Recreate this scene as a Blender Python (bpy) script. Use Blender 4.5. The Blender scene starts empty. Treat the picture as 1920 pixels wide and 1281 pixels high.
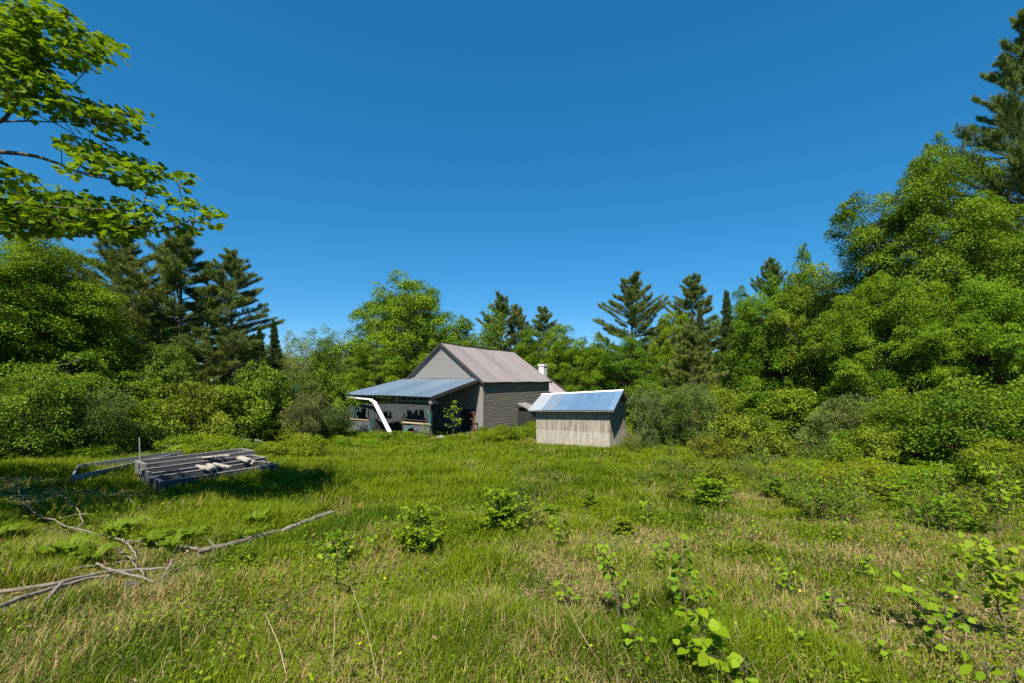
SUN_E = 5.0; SKY_S = .130; SKY_SAT = 1.42; SKY_HUE = .493; SKY_GAM = .66; EXPO = 1.0; DENOISE = False; SKY_ALT = 2500
import bpy, bmesh, math, random
import numpy as np
from mathutils import Vector, Matrix, noise as mnoise

random.seed(7)
SC = bpy.context.scene
COL = SC.collection
EYE = 1.75
F = 853.33
PI = math.pi

# ------------------------------------------------------------------ terrain
_gd = np.array([-60, -10, 0, 2.6, 5, 8, 10, 12, 15, 18, 22, 30, 45, 80, 600])
_gv = np.array([0.9, 1.5, 1.62, 1.75, 2.02, 2.33, 2.47, 2.54, 2.78, 3.05, 3.33, 3.45, 3.45, 3.5, 3.5])

def ground_z(x, y):
    g = float(np.interp(y, _gd, _gv))
    k = max(0.0, min(1.0, (abs(x) + abs(y) - 3) / 10.0))
    n = mnoise.noise(Vector((x * .22, y * .22, 3.1))) * .09 + mnoise.noise(Vector((x * .8, y * .8, 9.1))) * .035
    return EYE - g + n * (0.4 + .6 * k)

def ray_ground(px, py):
    """point of the meadow that a bearing and a dip below the horizon lead to"""
    lo, hi = 1.0, 200.0
    for _ in range(50):
        m = .5 * (lo + hi)
        if 712 + F * (EYE - ground_z((px - 960) / F * m, m)) / m > py: lo = m
        else: hi = m
    x = (px - 960) / F * lo
    return Vector((x, lo, ground_z(x, lo)))

def at(px, d):
    x = (px - 960) / F * d
    return Vector((x, d, ground_z(x, d)))

def P3(px, py, d):
    return Vector(((px - 960) / F * d, d, EYE - (py - 712) / F * d))

# ------------------------------------------------------------------ materials
def new_mat(name):
    m = bpy.data.materials.new(name); m.use_nodes = True
    nt = m.node_tree
    b = nt.nodes['Principled BSDF']
    return m, nt, b

def N(nt, t, **kw):
    n = nt.nodes.new(t)
    for k, v in kw.items():
        if k in n.inputs: n.inputs[k].default_value = v
        else: setattr(n, k, v)
    return n

def ramp(nt, stops):
    r = nt.nodes.new('ShaderNodeValToRGB')
    e = r.color_ramp.elements
    while len(e) < len(stops): e.new(.5)
    for i, (p, c) in enumerate(stops):
        e[i].position = p; e[i].color = (*c, 1)
    return r

def simple_mat(name, c, rough=.7, metal=0.0, var=.25, scale=6.0, stretch=(1, 1, 1), bump=0.0, c2=None, fine=None):
    """colour broken up by stretched noise"""
    m, nt, b = new_mat(name)
    tc = N(nt, 'ShaderNodeTexCoord'); mp = N(nt, 'ShaderNodeMapping')
    mp.inputs['Scale'].default_value = stretch
    nt.links.new(tc.outputs['Object'], mp.inputs['Vector'])
    no = N(nt, 'ShaderNodeTexNoise', Scale=scale, Detail=6.0, Roughness=.65)
    nt.links.new(mp.outputs[0], no.inputs['Vector'])
    lo = tuple(v * (1 - var) for v in c); hi = tuple(min(1, v * (1 + var)) for v in c)
    if c2: lo, hi = c, c2
    r = ramp(nt, [(.3, lo), (.7, hi)])
    nt.links.new(no.outputs['Fac'], r.inputs[0])
    nt.links.new(r.outputs[0], b.inputs['Base Color'])
    b.inputs['Roughness'].default_value = rough; b.inputs['Metallic'].default_value = metal
    if bump:
        bp = N(nt, 'ShaderNodeBump', Strength=bump, Distance=.02)
        nt.links.new(no.outputs['Fac'], bp.inputs['Height']); nt.links.new(bp.outputs[0], b.inputs['Normal'])
    return m

def leaf_mat(name, dark, light, tfac=.4, tcol=(1.25, 1.15, .5), rough=.55, dry=None):
    m, nt, b = new_mat(name)
    a = N(nt, 'ShaderNodeAttribute', attribute_name='tint')
    st = [(0.0, dark), (.75, light)]
    if dry: st = [(0.0, dark), (.55, light), (.74, light), (.86, dry), (1.0, tuple(v * 1.25 for v in dry))]
    r = ramp(nt, st)
    nt.links.new(a.outputs['Fac'], r.inputs[0])
    oi = N(nt, 'ShaderNodeObjectInfo')
    mx = N(nt, 'ShaderNodeMix', data_type='RGBA', blend_type='MULTIPLY'); mx.inputs[0].default_value = 1
    nt.links.new(r.outputs[0], mx.inputs[6]); nt.links.new(oi.outputs['Color'], mx.inputs[7])
    nt.links.new(mx.outputs[2], b.inputs['Base Color'])
    b.inputs['Roughness'].default_value = rough
    b.inputs['Specular IOR Level'].default_value = .12
    tr = N(nt, 'ShaderNodeBsdfTranslucent')
    m2 = N(nt, 'ShaderNodeMix', data_type='RGBA', blend_type='MULTIPLY'); m2.inputs[0].default_value = 1
    m2.inputs[7].default_value = (*tcol, 1)
    nt.links.new(mx.outputs[2], m2.inputs[6]); nt.links.new(m2.outputs[2], tr.inputs['Color'])
    ms = N(nt, 'ShaderNodeMixShader'); ms.inputs[0].default_value = tfac
    nt.links.new(b.outputs[0], ms.inputs[1]); nt.links.new(tr.outputs[0], ms.inputs[2])
    nt.links.new(ms.outputs[0], nt.nodes['Material Output'].inputs['Surface'])
    return m

M = {}
M['maple'] = leaf_mat('maple_leaves', (.042, .098, .005), (.150, .240, .010), .30, (1.3, 1.15, .4))
M['maple_near'] = leaf_mat('near_maple_leaves', (.060, .128, .006), (.155, .262, .010), .48, (1.35, 1.15, .35))
M['pine'] = leaf_mat('pine_needles', (.062, .105, .026), (.165, .205, .055), .22, (1.1, 1.1, .6), .5)
M['spruce'] = leaf_mat('spruce_needles', (.03, .055, .018), (.075, .11, .032), .15, (1.1, 1.1, .6), .5)
M['shrub'] = leaf_mat('shrub_leaves', (.058, .108, .007), (.180, .240, .013), .32)
M['willow'] = leaf_mat('willow_leaves', (.070, .112, .022), (.155, .205, .048), .3, (1.15, 1.1, .6))
M['aspen'] = leaf_mat('aspen_leaves', (.095, .170, .008), (.20, .285, .012), .42, (1.3, 1.15, .4), .6)
M['grass'] = leaf_mat('meadow_grass', (.038, .086, .002), (.150, .205, .005), .38, (1.2, 1.1, .4), .7, dry=(.34, .255, .11))
M['weed'] = leaf_mat('weed_leaves', (.085, .150, .006), (.21, .275, .009), .38)
M['fern'] = leaf_mat('fern_leaves', (.085, .165, .007), (.17, .25, .012), .38)
M['burdock'] = leaf_mat('burdock_leaves', (.085, .12, .05), (.17, .21, .10), .25, (1.1, 1.1, .6), .55)
M['litter'] = leaf_mat('dead_leaves', (.10, .065, .035), (.27, .19, .115), .1, (1, .9, .7), .8)
M['dryleaf'] = leaf_mat('dry_stalk', (.25, .19, .09), (.45, .37, .2), .2, (1, .9, .6), .7)
M['flower'] = leaf_mat('flower_petals', (.6, .45, .01), (.75, .6, .02), .2, (1, 1, .5), .6)
M['bark'] = simple_mat('bark', (.06, .05, .042), .9, 0, .45, 5, (6, 6, 1), .5)
M['bark_pale'] = simple_mat('pale_bark', (.20, .185, .16), .9, 0, .4, 5, (6, 6, 1.5), .4)
M['deadwood'] = simple_mat('dead_wood', (.175, .145, .115), .9, 0, .4, 7, (3, 3, 3), .5)
M['log'] = simple_mat('log_bark', (.11, .09, .07), .9, 0, .5, 11, (1, 1, 1), .9, c2=(.30, .26, .215))
M['rot'] = simple_mat('rotten_bark', (.07, .055, .04), .95, 0, .5, 14, (1, 1, 1), 1.0, c2=(.22, .18, .14))
M['stem'] = simple_mat('stem', (.11, .085, .05), .8, 0, .3, 9)
M['greenstem'] = simple_mat('green_stem', (.09, .12, .03), .7, 0, .3, 9)

# ------------------------------------------------------------------ object helpers
def tag(o, label=None, cat=None, group=None, kind=None):
    if label: o['label'] = label
    if cat: o['category'] = cat
    if group: o['group'] = group
    if kind: o['kind'] = kind
    return o

def empty(name, loc, rz=0.0, label=None, cat=None, group=None):
    o = bpy.data.objects.new(name, None); COL.objects.link(o)
    o.location = loc; o.rotation_euler = (0, 0, rz); o.empty_display_size = .2
    return tag(o, label, cat, group)

def link_mesh(name, me, mat, parent=None):
    if mat: me.materials.append(mat)
    o = bpy.data.objects.new(name, me); COL.objects.link(o)
    if parent: o.parent = parent
    return o

def dup(root, loc, rz=0.0, s=(1, 1, 1), color=None, label=None, group=None):
    r = root.copy(); COL.objects.link(r)
    r.location = loc; r.rotation_euler = (0, 0, rz); r.scale = s
    if label: r['label'] = label
    if group: r['group'] = group
    for ch in root.children:
        c = ch.copy(); COL.objects.link(c); c.parent = r
        if color and ch.name.split('.')[0] in ('crown', 'foliage', 'leaf_spray'): c.color = (*color, 1)
        for g in ch.children:
            d = g.copy(); COL.objects.link(d); d.parent = c
    return r

class MB:
    """collects boxes, tubes and quads into one mesh"""
    def __init__(self): self.v = []; self.f = []; self.sm = []
    def add(self, vs, fs, smooth=False):
        n = len(self.v); self.v += [tuple(p) for p in vs]
        self.f += [tuple(i + n for i in q) for q in fs]; self.sm += [smooth] * len(fs)
    def box(self, a, b):
        x0, y0, z0 = a; x1, y1, z1 = b
        self.add([(x0, y0, z0), (x1, y0, z0), (x1, y1, z0), (x0, y1, z0), (x0, y0, z1), (x1, y0, z1), (x1, y1, z1), (x0, y1, z1)],
                 [(0, 3, 2, 1), (4, 5, 6, 7), (0, 1, 5, 4), (1, 2, 6, 5), (2, 3, 7, 6), (3, 0, 4, 7)])
    def beam(self, p, q, w, h, up=Vector((0, 0, 1)), j=0.0):
        """a bar from p to q, w wide and h high"""
        p = Vector(p); q = Vector(q); t = (q - p).normalized()
        s = t.cross(up)
        if s.length < 1e-4: s = t.cross(Vector((1, 0, 0)))
        s.normalize(); u = s.cross(t).normalized()
        vs = []
        for c in (p, q):
            for a, b in ((-1, -1), (1, -1), (1, 1), (-1, 1)):
                vs.append(c + s * (a * w / 2) + u * (b * h / 2) + Vector((random.uniform(-j, j), random.uniform(-j, j), random.uniform(-j, j))))
        self.add(vs, [(0, 1, 2, 3), (7, 6, 5, 4), (0, 4, 5, 1), (1, 5, 6, 2), (2, 6, 7, 3), (3, 7, 4, 0)])
    def tube(self, pts, rad, n=6, cap=True):
        pts = [Vector(p) for p in pts]
        if not hasattr(rad, '__len__'): rad = [rad] * len(pts)
        rings = []; ref = Vector((.31, .17, .93))
        for i, p in enumerate(pts):
            t = (pts[min(i + 1, len(pts) - 1)] - pts[max(i - 1, 0)]).normalized()
            s = t.cross(ref)
            if s.length < .05: s = t.cross(Vector((1, 0, 0)))
            s.normalize(); u = s.cross(t)
            rings += [p + (s * math.cos(2 * PI * k / n) + u * math.sin(2 * PI * k / n)) * rad[i] for k in range(n)]
        fs = [(i * n + k, i * n + (k + 1) % n, (i + 1) * n + (k + 1) % n, (i + 1) * n + k) for i in range(len(pts) - 1) for k in range(n)]
        self.add(rings, fs, True)
        if cap:
            m = len(rings)
            self.add(rings[:n], [tuple(range(n - 1, -1, -1))]); self.add(rings[-n:], [tuple(range(n))])
    def prism(self, poly, off):
        """polygon (list of Vectors) pushed by off into a solid"""
        n = len(poly); off = Vector(off)
        vs = [Vector(p) for p in poly] + [Vector(p) + off for p in poly]
        self.add(vs, [tuple(range(n - 1, -1, -1)), tuple(range(n, 2 * n))] + [(i, (i + 1) % n, n + (i + 1) % n, n + i) for i in range(n)])
    def mesh(self, name):
        me = bpy.data.meshes.new(name); me.from_pydata(self.v, [], self.f)
        me.polygons.foreach_set('use_smooth', self.sm); me.update(); return me
    def build(self, name, mat, parent=None, fix=False):
        me = self.mesh(name)
        if fix:
            bm = bmesh.new(); bm.from_mesh(me); bmesh.ops.recalc_face_normals(bm, faces=bm.faces); bm.to_mesh(me); bm.free()
        return link_mesh(name, me, mat, parent)

def poly_mesh(name, V, k, tint=None):
    """V: (n, k, 3) - n separate polygons of k corners"""
    n = V.shape[0]
    me = bpy.data.meshes.new(name)
    me.vertices.add(n * k); me.vertices.foreach_set('co', np.ascontiguousarray(V.reshape(-1), dtype=np.float32))
    me.loops.add(n * k); me.loops.foreach_set('vertex_index', np.arange(n * k, dtype=np.int32))
    me.polygons.add(n); me.polygons.foreach_set('loop_start', np.arange(0, n * k, k, dtype=np.int32))
    me.update(calc_edges=True)
    if tint is not None:
        a = me.attributes.new('tint', 'FLOAT', 'FACE')
        a.data.foreach_set('value', np.clip(tint, 0, 1).astype(np.float32))
    return me

def blade_mesh(name, V, tint):
    """V: (n, 5, 3) - base pair, middle pair (2, 4) and tip (3): a quad below and a triangle above, so that bent blades stay narrow"""
    n = V.shape[0]; me = bpy.data.meshes.new(name)
    me.vertices.add(n * 5); me.vertices.foreach_set('co', np.ascontiguousarray(V.reshape(-1), dtype=np.float32))
    b = np.arange(n, dtype=np.int32)[:, None] * 5
    idx = (b + np.array([[0, 1, 2, 4, 4, 2, 3]], dtype=np.int32)).reshape(-1)
    me.loops.add(n * 7); me.loops.foreach_set('vertex_index', idx)
    st = (np.arange(n, dtype=np.int32)[:, None] * 7 + np.array([[0, 4]], dtype=np.int32)).reshape(-1)
    me.polygons.add(n * 2); me.polygons.foreach_set('loop_start', st); me.update(calc_edges=True)
    a = me.attributes.new('tint', 'FLOAT', 'FACE'); a.data.foreach_set('value', np.repeat(np.clip(tint, 0, 1), 2).astype(np.float32))
    return me

TPL = {
    'rhomb': [(0, 0, 0), (.45, .5, .06), (1, 0, -.08), (.45, -.5, .06)],
    'needle': [(0, .5, 0), (0, -.5, 0), (1, 0, 0)],
    'oval': [(0, 0, 0), (.22, .36, .03), (.5, .5, .03), (.8, .3, -.02), (1, 0, -.08), (.8, -.3, -.02), (.5, -.5, .03), (.22, -.36, .03)],
    'heart': [(0.04, 0, 0), (0, .25, .06), (.15, .47, .11), (.4, .5, .10), (.72, .3, .02), (1, 0, -.10), (.72, -.3, .02), (.4, -.5, .10), (.15, -.47, .11), (0, -.25, .06)],
    'maple': [(0, 0, 0), (-.12, .28, 0), (.12, .30, 0), (.08, .56, 0), (.36, .40, 0), (.56, .58, 0), (.60, .24, 0), (1.0, 0, -.06),
              (.60, -.24, 0), (.56, -.58, 0), (.36, -.40, 0), (.08, -.56, 0), (.12, -.30, 0), (-.12, -.28, 0)],
}

def nrm(a): return a / np.maximum(np.linalg.norm(a, axis=1, keepdims=True), 1e-6)

def leaf_polys(Pt, A, Nn, L, W, tpl):
    T = nrm(A); B = nrm(np.cross(Nn, T)); N2 = np.cross(T, B)
    t = np.array(TPL[tpl]); L = np.asarray(L).reshape(-1, 1, 1) * np.ones((len(Pt), 1, 1)); W = np.asarray(W).reshape(-1, 1, 1) * np.ones((len(Pt), 1, 1))
    return (Pt[:, None, :] + T[:, None, :] * (t[None, :, 0:1] * L) + B[:, None, :] * (t[None, :, 1:2] * W) + N2[:, None, :] * (t[None, :, 2:3] * L))
# ------------------------------------------------------------------ camera, sky, sun
cam = bpy.data.cameras.new('camera'); co = bpy.data.objects.new('camera', cam); COL.objects.link(co)
cam.lens = 16.0; cam.sensor_width = 36.0; cam.shift_y = (712 - 640.5) / 1920; cam.clip_end = 3000; cam.clip_start = .05
co.location = (0, 0, EYE); co.rotation_euler = (PI / 2, 0, 0); SC.camera = co

LD = Vector((.258, .967, -math.tan(math.radians(54)))).normalized()
sun = bpy.data.lights.new('sun', 'SUN'); sun.energy = SUN_E; sun.angle = math.radians(.53); sun.color = (1, .95, .86)
so = bpy.data.objects.new('sun', sun); COL.objects.link(so); so.rotation_euler = LD.to_track_quat('-Z', 'Y').to_euler(); so.location = (0, -5, 30)
w = bpy.data.worlds.new('World'); SC.world = w; w.use_nodes = True
nt = w.node_tree; bg = nt.nodes['Background']
sky = nt.nodes.new('ShaderNodeTexSky'); sky.sky_type = 'NISHITA'; sky.sun_disc = False
sky.sun_elevation = math.radians(54); sky.sun_rotation = math.radians(195)
sky.air_density = 1.0; sky.dust_density = 0.0; sky.ozone_density = 10.0; sky.altitude = SKY_ALT
hs = nt.nodes.new('ShaderNodeHueSaturation'); hs.inputs['Saturation'].default_value = SKY_SAT
hs.inputs['Hue'].default_value = SKY_HUE
gm = nt.nodes.new('ShaderNodeGamma'); gm.inputs[1].default_value = SKY_GAM
nt.links.new(sky.outputs[0], gm.inputs[0]); nt.links.new(gm.outputs[0], hs.inputs['Color'])
nt.links.new(hs.outputs[0], bg.inputs['Color']); bg.inputs['Strength'].default_value = SKY_S
SC.view_settings.view_transform = 'Standard'; SC.view_settings.look = 'None'
SC.view_settings.exposure = EXPO; SC.view_settings.gamma = 1
SC.cycles.max_bounces = 6; SC.cycles.diffuse_bounces = 3; SC.cycles.glossy_bounces = 2; SC.cycles.transmission_bounces = 4
SC.cycles.use_denoising = DENOISE
SC.cycles.sample_clamp_indirect = 4

# ------------------------------------------------------------------ ground
def build_ground():
    xs = np.concatenate([[-700, -400, -200, -120, -80, -60, -45], np.arange(-36, 36.01, .4), [45, 60, 80, 120, 200, 400, 700]])
    ys = np.concatenate([[-400, -150, -60, -25, -10, -5], np.arange(-2, 40.01, .35), [44, 50, 60, 80, 120, 200, 400, 900]])
    v = [(x, y, ground_z(x, y)) for y in ys for x in xs]
    nx = len(xs)
    f = [(j * nx + i, j * nx + i + 1, (j + 1) * nx + i + 1, (j + 1) * nx + i) for j in range(len(ys) - 1) for i in range(nx - 1)]
    me = bpy.data.meshes.new('ground'); me.from_pydata(v, [], f); me.polygons.foreach_set('use_smooth', [True] * len(f)); me.update()
    m, nt, b = new_mat('meadow_soil')
    tc = N(nt, 'ShaderNodeTexCoord')
    n1 = N(nt, 'ShaderNodeTexNoise', Scale=.55, Detail=8.0, Roughness=.7); n2 = N(nt, 'ShaderNodeTexNoise', Scale=22.0, Detail=8.0, Roughness=.75)
    for n in (n1, n2): nt.links.new(tc.outputs['Object'], n.inputs['Vector'])
    r1 = ramp(nt, [(.32, (.060, .095, .012)), (.5, (.11, .125, .025)), (.65, (.21, .165, .075))])
    r2 = ramp(nt, [(.3, (.5, .47, .42)), (.5, (1, 1, 1)), (.75, (1.5, 1.35, 1.1))])
    nt.links.new(n1.outputs['Fac'], r1.inputs[0]); nt.links.new(n2.outputs['Fac'], r2.inputs[0])
    mx = N(nt, 'ShaderNodeMix', data_type='RGBA', blend_type='MULTIPLY'); mx.inputs[0].default_value = 1
    nt.links.new(r1.outputs[0], mx.inputs[6]); nt.links.new(r2.outputs[0], mx.inputs[7])
    nt.links.new(mx.outputs[2], b.inputs['Base Color']); b.inputs['Roughness'].default_value = .95
    b.inputs['Specular IOR Level'].default_value = .1
    bp = N(nt, 'ShaderNodeBump', Strength=.8, Distance=.05); nt.links.new(n2.outputs['Fac'], bp.inputs['Height']); nt.links.new(bp.outputs[0], b.inputs['Normal'])
    tag(link_mesh('ground', me, m), kind='structure')
build_ground()

# ------------------------------------------------------------------ building materials
def siding_mat(name, c, c2, streak=(.6, .6, 14)):
    """weathered clapboards: tone changes from board to board and along each board, paint worn off in flecks"""
    m, nt, b = new_mat(name)
    tc = N(nt, 'ShaderNodeTexCoord')
    mp = N(nt, 'ShaderNodeMapping'); mp.inputs['Scale'].default_value = streak
    nt.links.new(tc.outputs['Object'], mp.inputs['Vector'])
    n1 = N(nt, 'ShaderNodeTexNoise', Scale=1.6, Detail=6.0, Roughness=.7); nt.links.new(mp.outputs[0], n1.inputs['Vector'])
    n2 = N(nt, 'ShaderNodeTexNoise', Scale=7.0, Detail=8.0, Roughness=.8); nt.links.new(tc.outputs['Object'], n2.inputs['Vector'])
    r = ramp(nt, [(.32, c), (.68, c2)]); nt.links.new(n1.outputs['Fac'], r.inputs[0])
    r2 = ramp(nt, [(.35, (.75, .75, .75)), (.6, (1.0, 1.0, 1.0)), (.75, (1.2, 1.17, 1.1))]); nt.links.new(n2.outputs['Fac'], r2.inputs[0])
    mx = N(nt, 'ShaderNodeMix', data_type='RGBA', blend_type='MULTIPLY'); mx.inputs[0].default_value = 1
    nt.links.new(r.outputs[0], mx.inputs[6]); nt.links.new(r2.outputs[0], mx.inputs[7])
    nt.links.new(mx.outputs[2], b.inputs['Base Color']); b.inputs['Roughness'].default_value = .85
    b.inputs['Specular IOR Level'].default_value = .2
    return m

def metal_mat(name, c, c2, rough, metal, axis, sheet, tone=.45):
    """painted or galvanised roofing: each sheet (counted along axis) has its own tone, plus runs and blotches"""
    m, nt, b = new_mat(name)
    tc = N(nt, 'ShaderNodeTexCoord'); sp = N(nt, 'ShaderNodeSeparateXYZ'); nt.links.new(tc.outputs['Object'], sp.inputs[0])
    dv = N(nt, 'ShaderNodeMath', operation='DIVIDE'); nt.links.new(sp.outputs[axis], dv.inputs[0]); dv.inputs[1].default_value = sheet
    fl = N(nt, 'ShaderNodeMath', operation='FLOOR'); nt.links.new(dv.outputs[0], fl.inputs[0])
    wn = N(nt, 'ShaderNodeTexWhiteNoise', noise_dimensions='1D'); nt.links.new(fl.outputs[0], wn.inputs['W'])
    mp = N(nt, 'ShaderNodeMapping'); s = [1.2, 1.2, 1.2]; s['XYZ'.index(axis)] = 12
    mp.inputs['Scale'].default_value = s; nt.links.new(tc.outputs['Object'], mp.inputs['Vector'])
    n1 = N(nt, 'ShaderNodeTexNoise', Scale=1.2, Detail=7.0, Roughness=.7); nt.links.new(mp.outputs[0], n1.inputs['Vector'])
    ad = N(nt, 'ShaderNodeMath', operation='ADD'); ml = N(nt, 'ShaderNodeMath', operation='MULTIPLY'); ml.inputs[1].default_value = tone
    nt.links.new(wn.outputs['Value'], ml.inputs[0]); nt.links.new(ml.outputs[0], ad.inputs[0]); nt.links.new(n1.outputs['Fac'], ad.inputs[1])
    r = ramp(nt, [(.30 + .27 * tone, c), (.71 + .6 * tone, c2)]); nt.links.new(ad.outputs[0], r.inputs[0])
    nt.links.new(r.outputs[0], b.inputs['Base Color']); b.inputs['Metallic'].default_value = metal
    rr = N(nt, 'ShaderNodeMath', operation='MULTIPLY_ADD'); nt.links.new(n1.outputs['Fac'], rr.inputs[0]); rr.inputs[1].default_value = .25; rr.inputs[2].default_value = rough
    nt.links.new(rr.outputs[0], b.inputs['Roughness'])
    return m

M['gable_siding'] = siding_mat('gable_siding', (.185, .178, .165), (.24, .23, .215))
M['wall_siding'] = siding_mat('wall_siding', (.125, .110, .085), (.225, .20, .155))
M['trim'] = simple_mat('corner_board', (.21, .185, .155), .85, 0, .3, 6, (2, 2, .4))
M['dark_trim'] = simple_mat('dark_trim', (.032, .027, .026), .8, 0, .4, 5)
M['mauve_roof'] = metal_mat('mauve_roof_metal', (.150, .124, .116), (.235, .198, .186), .5, .1, 'X', .9, .24)
M['blue_roof'] = metal_mat('blue_roof_metal', (.165, .235, .31), (.235, .31, .39), .26, .55, 'Y', .95)
M['wing_roof'] = metal_mat('wing_roof_metal', (.22, .18, .175), (.32, .27, .265), .5, .1, 'X', 1.0)
M['white_paint'] = simple_mat('white_paint', (.72, .72, .70), .55, 0, .12, 5)
M['chimney'] = simple_mat('whitewashed_brick', (.34, .33, .315), .9, 0, .3, 9, (1, 1, 2.5), .3, c2=(.62, .61, .59))
M['porch_wood'] = simple_mat('porch_wood', (.045, .042, .036), .85, 0, .4, 5, (3, 3, 1))
M['grey_wood'] = simple_mat('grey_wood', (.16, .15, .135), .9, 0, .35, 4, (1.5, 1.5, 8))
M['tan_board'] = simple_mat('tan_board', (.42, .31, .19), .8, 0, .25, 5, (4, 1, 4))
M['green_beam'] = simple_mat('green_beam', (.14, .15, .10), .85, 0, .3, 5)
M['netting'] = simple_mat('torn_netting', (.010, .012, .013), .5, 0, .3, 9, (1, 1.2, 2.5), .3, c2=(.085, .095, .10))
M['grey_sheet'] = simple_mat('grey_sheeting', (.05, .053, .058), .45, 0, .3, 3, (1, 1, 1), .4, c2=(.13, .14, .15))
M['turquoise'] = simple_mat('turquoise_plastic', (.015, .19, .165), .5, 0, .3, 6)
M['dark_door'] = simple_mat('dark_door', (.018, .016, .016), .7, 0, .4, 5)
M['rust'] = simple_mat('rusty_metal', (.16, .06, .03), .85, .2, .5, 7)
M['blackplastic'] = simple_mat('black_plastic', (.012, .012, .014), .4, 0, .3, 6)

def shed_wall_mat():
    m, nt, b = new_mat('weathered_plywood')
    tc = N(nt, 'ShaderNodeTexCoord')
    mp = N(nt, 'ShaderNodeMapping'); mp.inputs['Scale'].default_value = (14, 14, .7); nt.links.new(tc.outputs['Object'], mp.inputs['Vector'])
    n1 = N(nt, 'ShaderNodeTexNoise', Scale=1.0, Detail=8.0, Roughness=.7); nt.links.new(mp.outputs[0], n1.inputs['Vector'])
    n2 = N(nt, 'ShaderNodeTexNoise', Scale=1.7, Detail=6.0, Roughness=.7, Distortion=.6); nt.links.new(tc.outputs['Object'], n2.inputs['Vector'])
    sp = N(nt, 'ShaderNodeSeparateXYZ'); nt.links.new(tc.outputs['Object'], sp.inputs[0])
    r1 = ramp(nt, [(.30, (.14, .115, .092)), (.47, (.30, .262, .218)), (.66, (.46, .425, .37))]); nt.links.new(n1.outputs['Fac'], r1.inputs[0])
    r2 = ramp(nt, [(.28, (.5, .46, .42)), (.5, (1, 1, 1)), (.75, (1.05, 1.0, .95))]); nt.links.new(n2.outputs['Fac'], r2.inputs[0])
    mx = N(nt, 'ShaderNodeMix', data_type='RGBA', blend_type='MULTIPLY'); mx.inputs[0].default_value = .9
    nt.links.new(r1.outputs[0], mx.inputs[6]); nt.links.new(r2.outputs[0], mx.inputs[7])
    # rain-bleached foot of the sheets
    lo = N(nt, 'ShaderNodeMapRange'); nt.links.new(sp.outputs['Z'], lo.inputs['Value'])
    lo.inputs['From Min'].default_value = .82; lo.inputs['From Max'].default_value = .74
    wv = N(nt, 'ShaderNodeMath', operation='MULTIPLY'); nt.links.new(lo.outputs[0], wv.inputs[0]); wv.inputs[1].default_value = .35
    m2 = N(nt, 'ShaderNodeMix', data_type='RGBA', blend_type='MIX'); nt.links.new(wv.outputs[0], m2.inputs[0])
    nt.links.new(mx.outputs[2], m2.inputs[6]); m2.inputs[7].default_value = (.56, .53, .47, 1)
    m3 = N(nt, 'ShaderNodeMix', data_type='RGBA', blend_type='MULTIPLY'); m3.inputs[0].default_value = .55
    nt.links.new(m2.outputs[2], m3.inputs[6]); nt.links.new(r1.outputs[0], m3.inputs[7])
    mg = N(nt, 'ShaderNodeVectorMath', operation='SCALE'); mg.inputs['Scale'].default_value = 1.3; nt.links.new(m3.outputs[2], mg.inputs[0])
    nt.links.new(mg.outputs[0], b.inputs['Base Color']); b.inputs['Roughness'].default_value = .9; b.inputs['Specular IOR Level'].default_value = .15
    return m
M['shed_wall'] = shed_wall_mat()

# ------------------------------------------------------------------ siding and corrugated sheets in local coordinates
def clapboards(mb, origin, along, outward, z0, z1, span, step=.115, lip=.014, wob=0.0, seg=1, seed=0):
    """span(z) -> (a0, a1) along the wall; each course is a tilted board with its lip"""
    rnd = random.Random(seed); o = Vector(origin); a = Vector(along); n = Vector(outward); z = z0
    while z < z1 - .01:
        zt = min(z + step, z1)
        b0, b1 = span(z); t0, t1 = span(zt)
        if b1 - b0 < .05: break
        vs = []
        for i in range(seg + 1):
            k = i / seg
            dz = rnd.uniform(-wob, wob); dn = rnd.uniform(0, wob * .35)
            pb = o + a * (b0 + (b1 - b0) * k) + Vector((0, 0, z + dz)); ptp = o + a * (t0 + (t1 - t0) * k) + Vector((0, 0, zt + .012))
            vs += [pb, pb + n * (lip + dn), ptp + n * .001]
        fs = []
        for i in range(seg):
            q = i * 3
            fs += [(q, q + 3, q + 4, q + 1), (q + 1, q + 4, q + 5, q + 2)]
        mb.add(vs, fs); z = zt

def corrugated(mb, fn, u0, u1, pitch, amp, nv, thick=.004):
    """fn(u, v) -> (point, normal); ribs run along v"""
    nu = max(2, int(round((u1 - u0) / pitch * 4)))
    vs = []
    for i in range(nu + 1):
        u = u0 + (u1 - u0) * i / nu
        h = amp * (0, 1, 1, 0)[i % 4] if i % 4 else 0
        h = amp * (.5 + .5 * math.sin(2 * PI * (u - u0) / pitch))
        for j in range(nv + 1):
            p, n = fn(u, j / nv); vs.append(p + n * h)
    fs = [(i * (nv + 1) + j, (i + 1) * (nv + 1) + j, (i + 1) * (nv + 1) + j + 1, i * (nv + 1) + j + 1) for i in range(nu) for j in range(nv)]
    mb.add(vs, fs)

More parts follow.
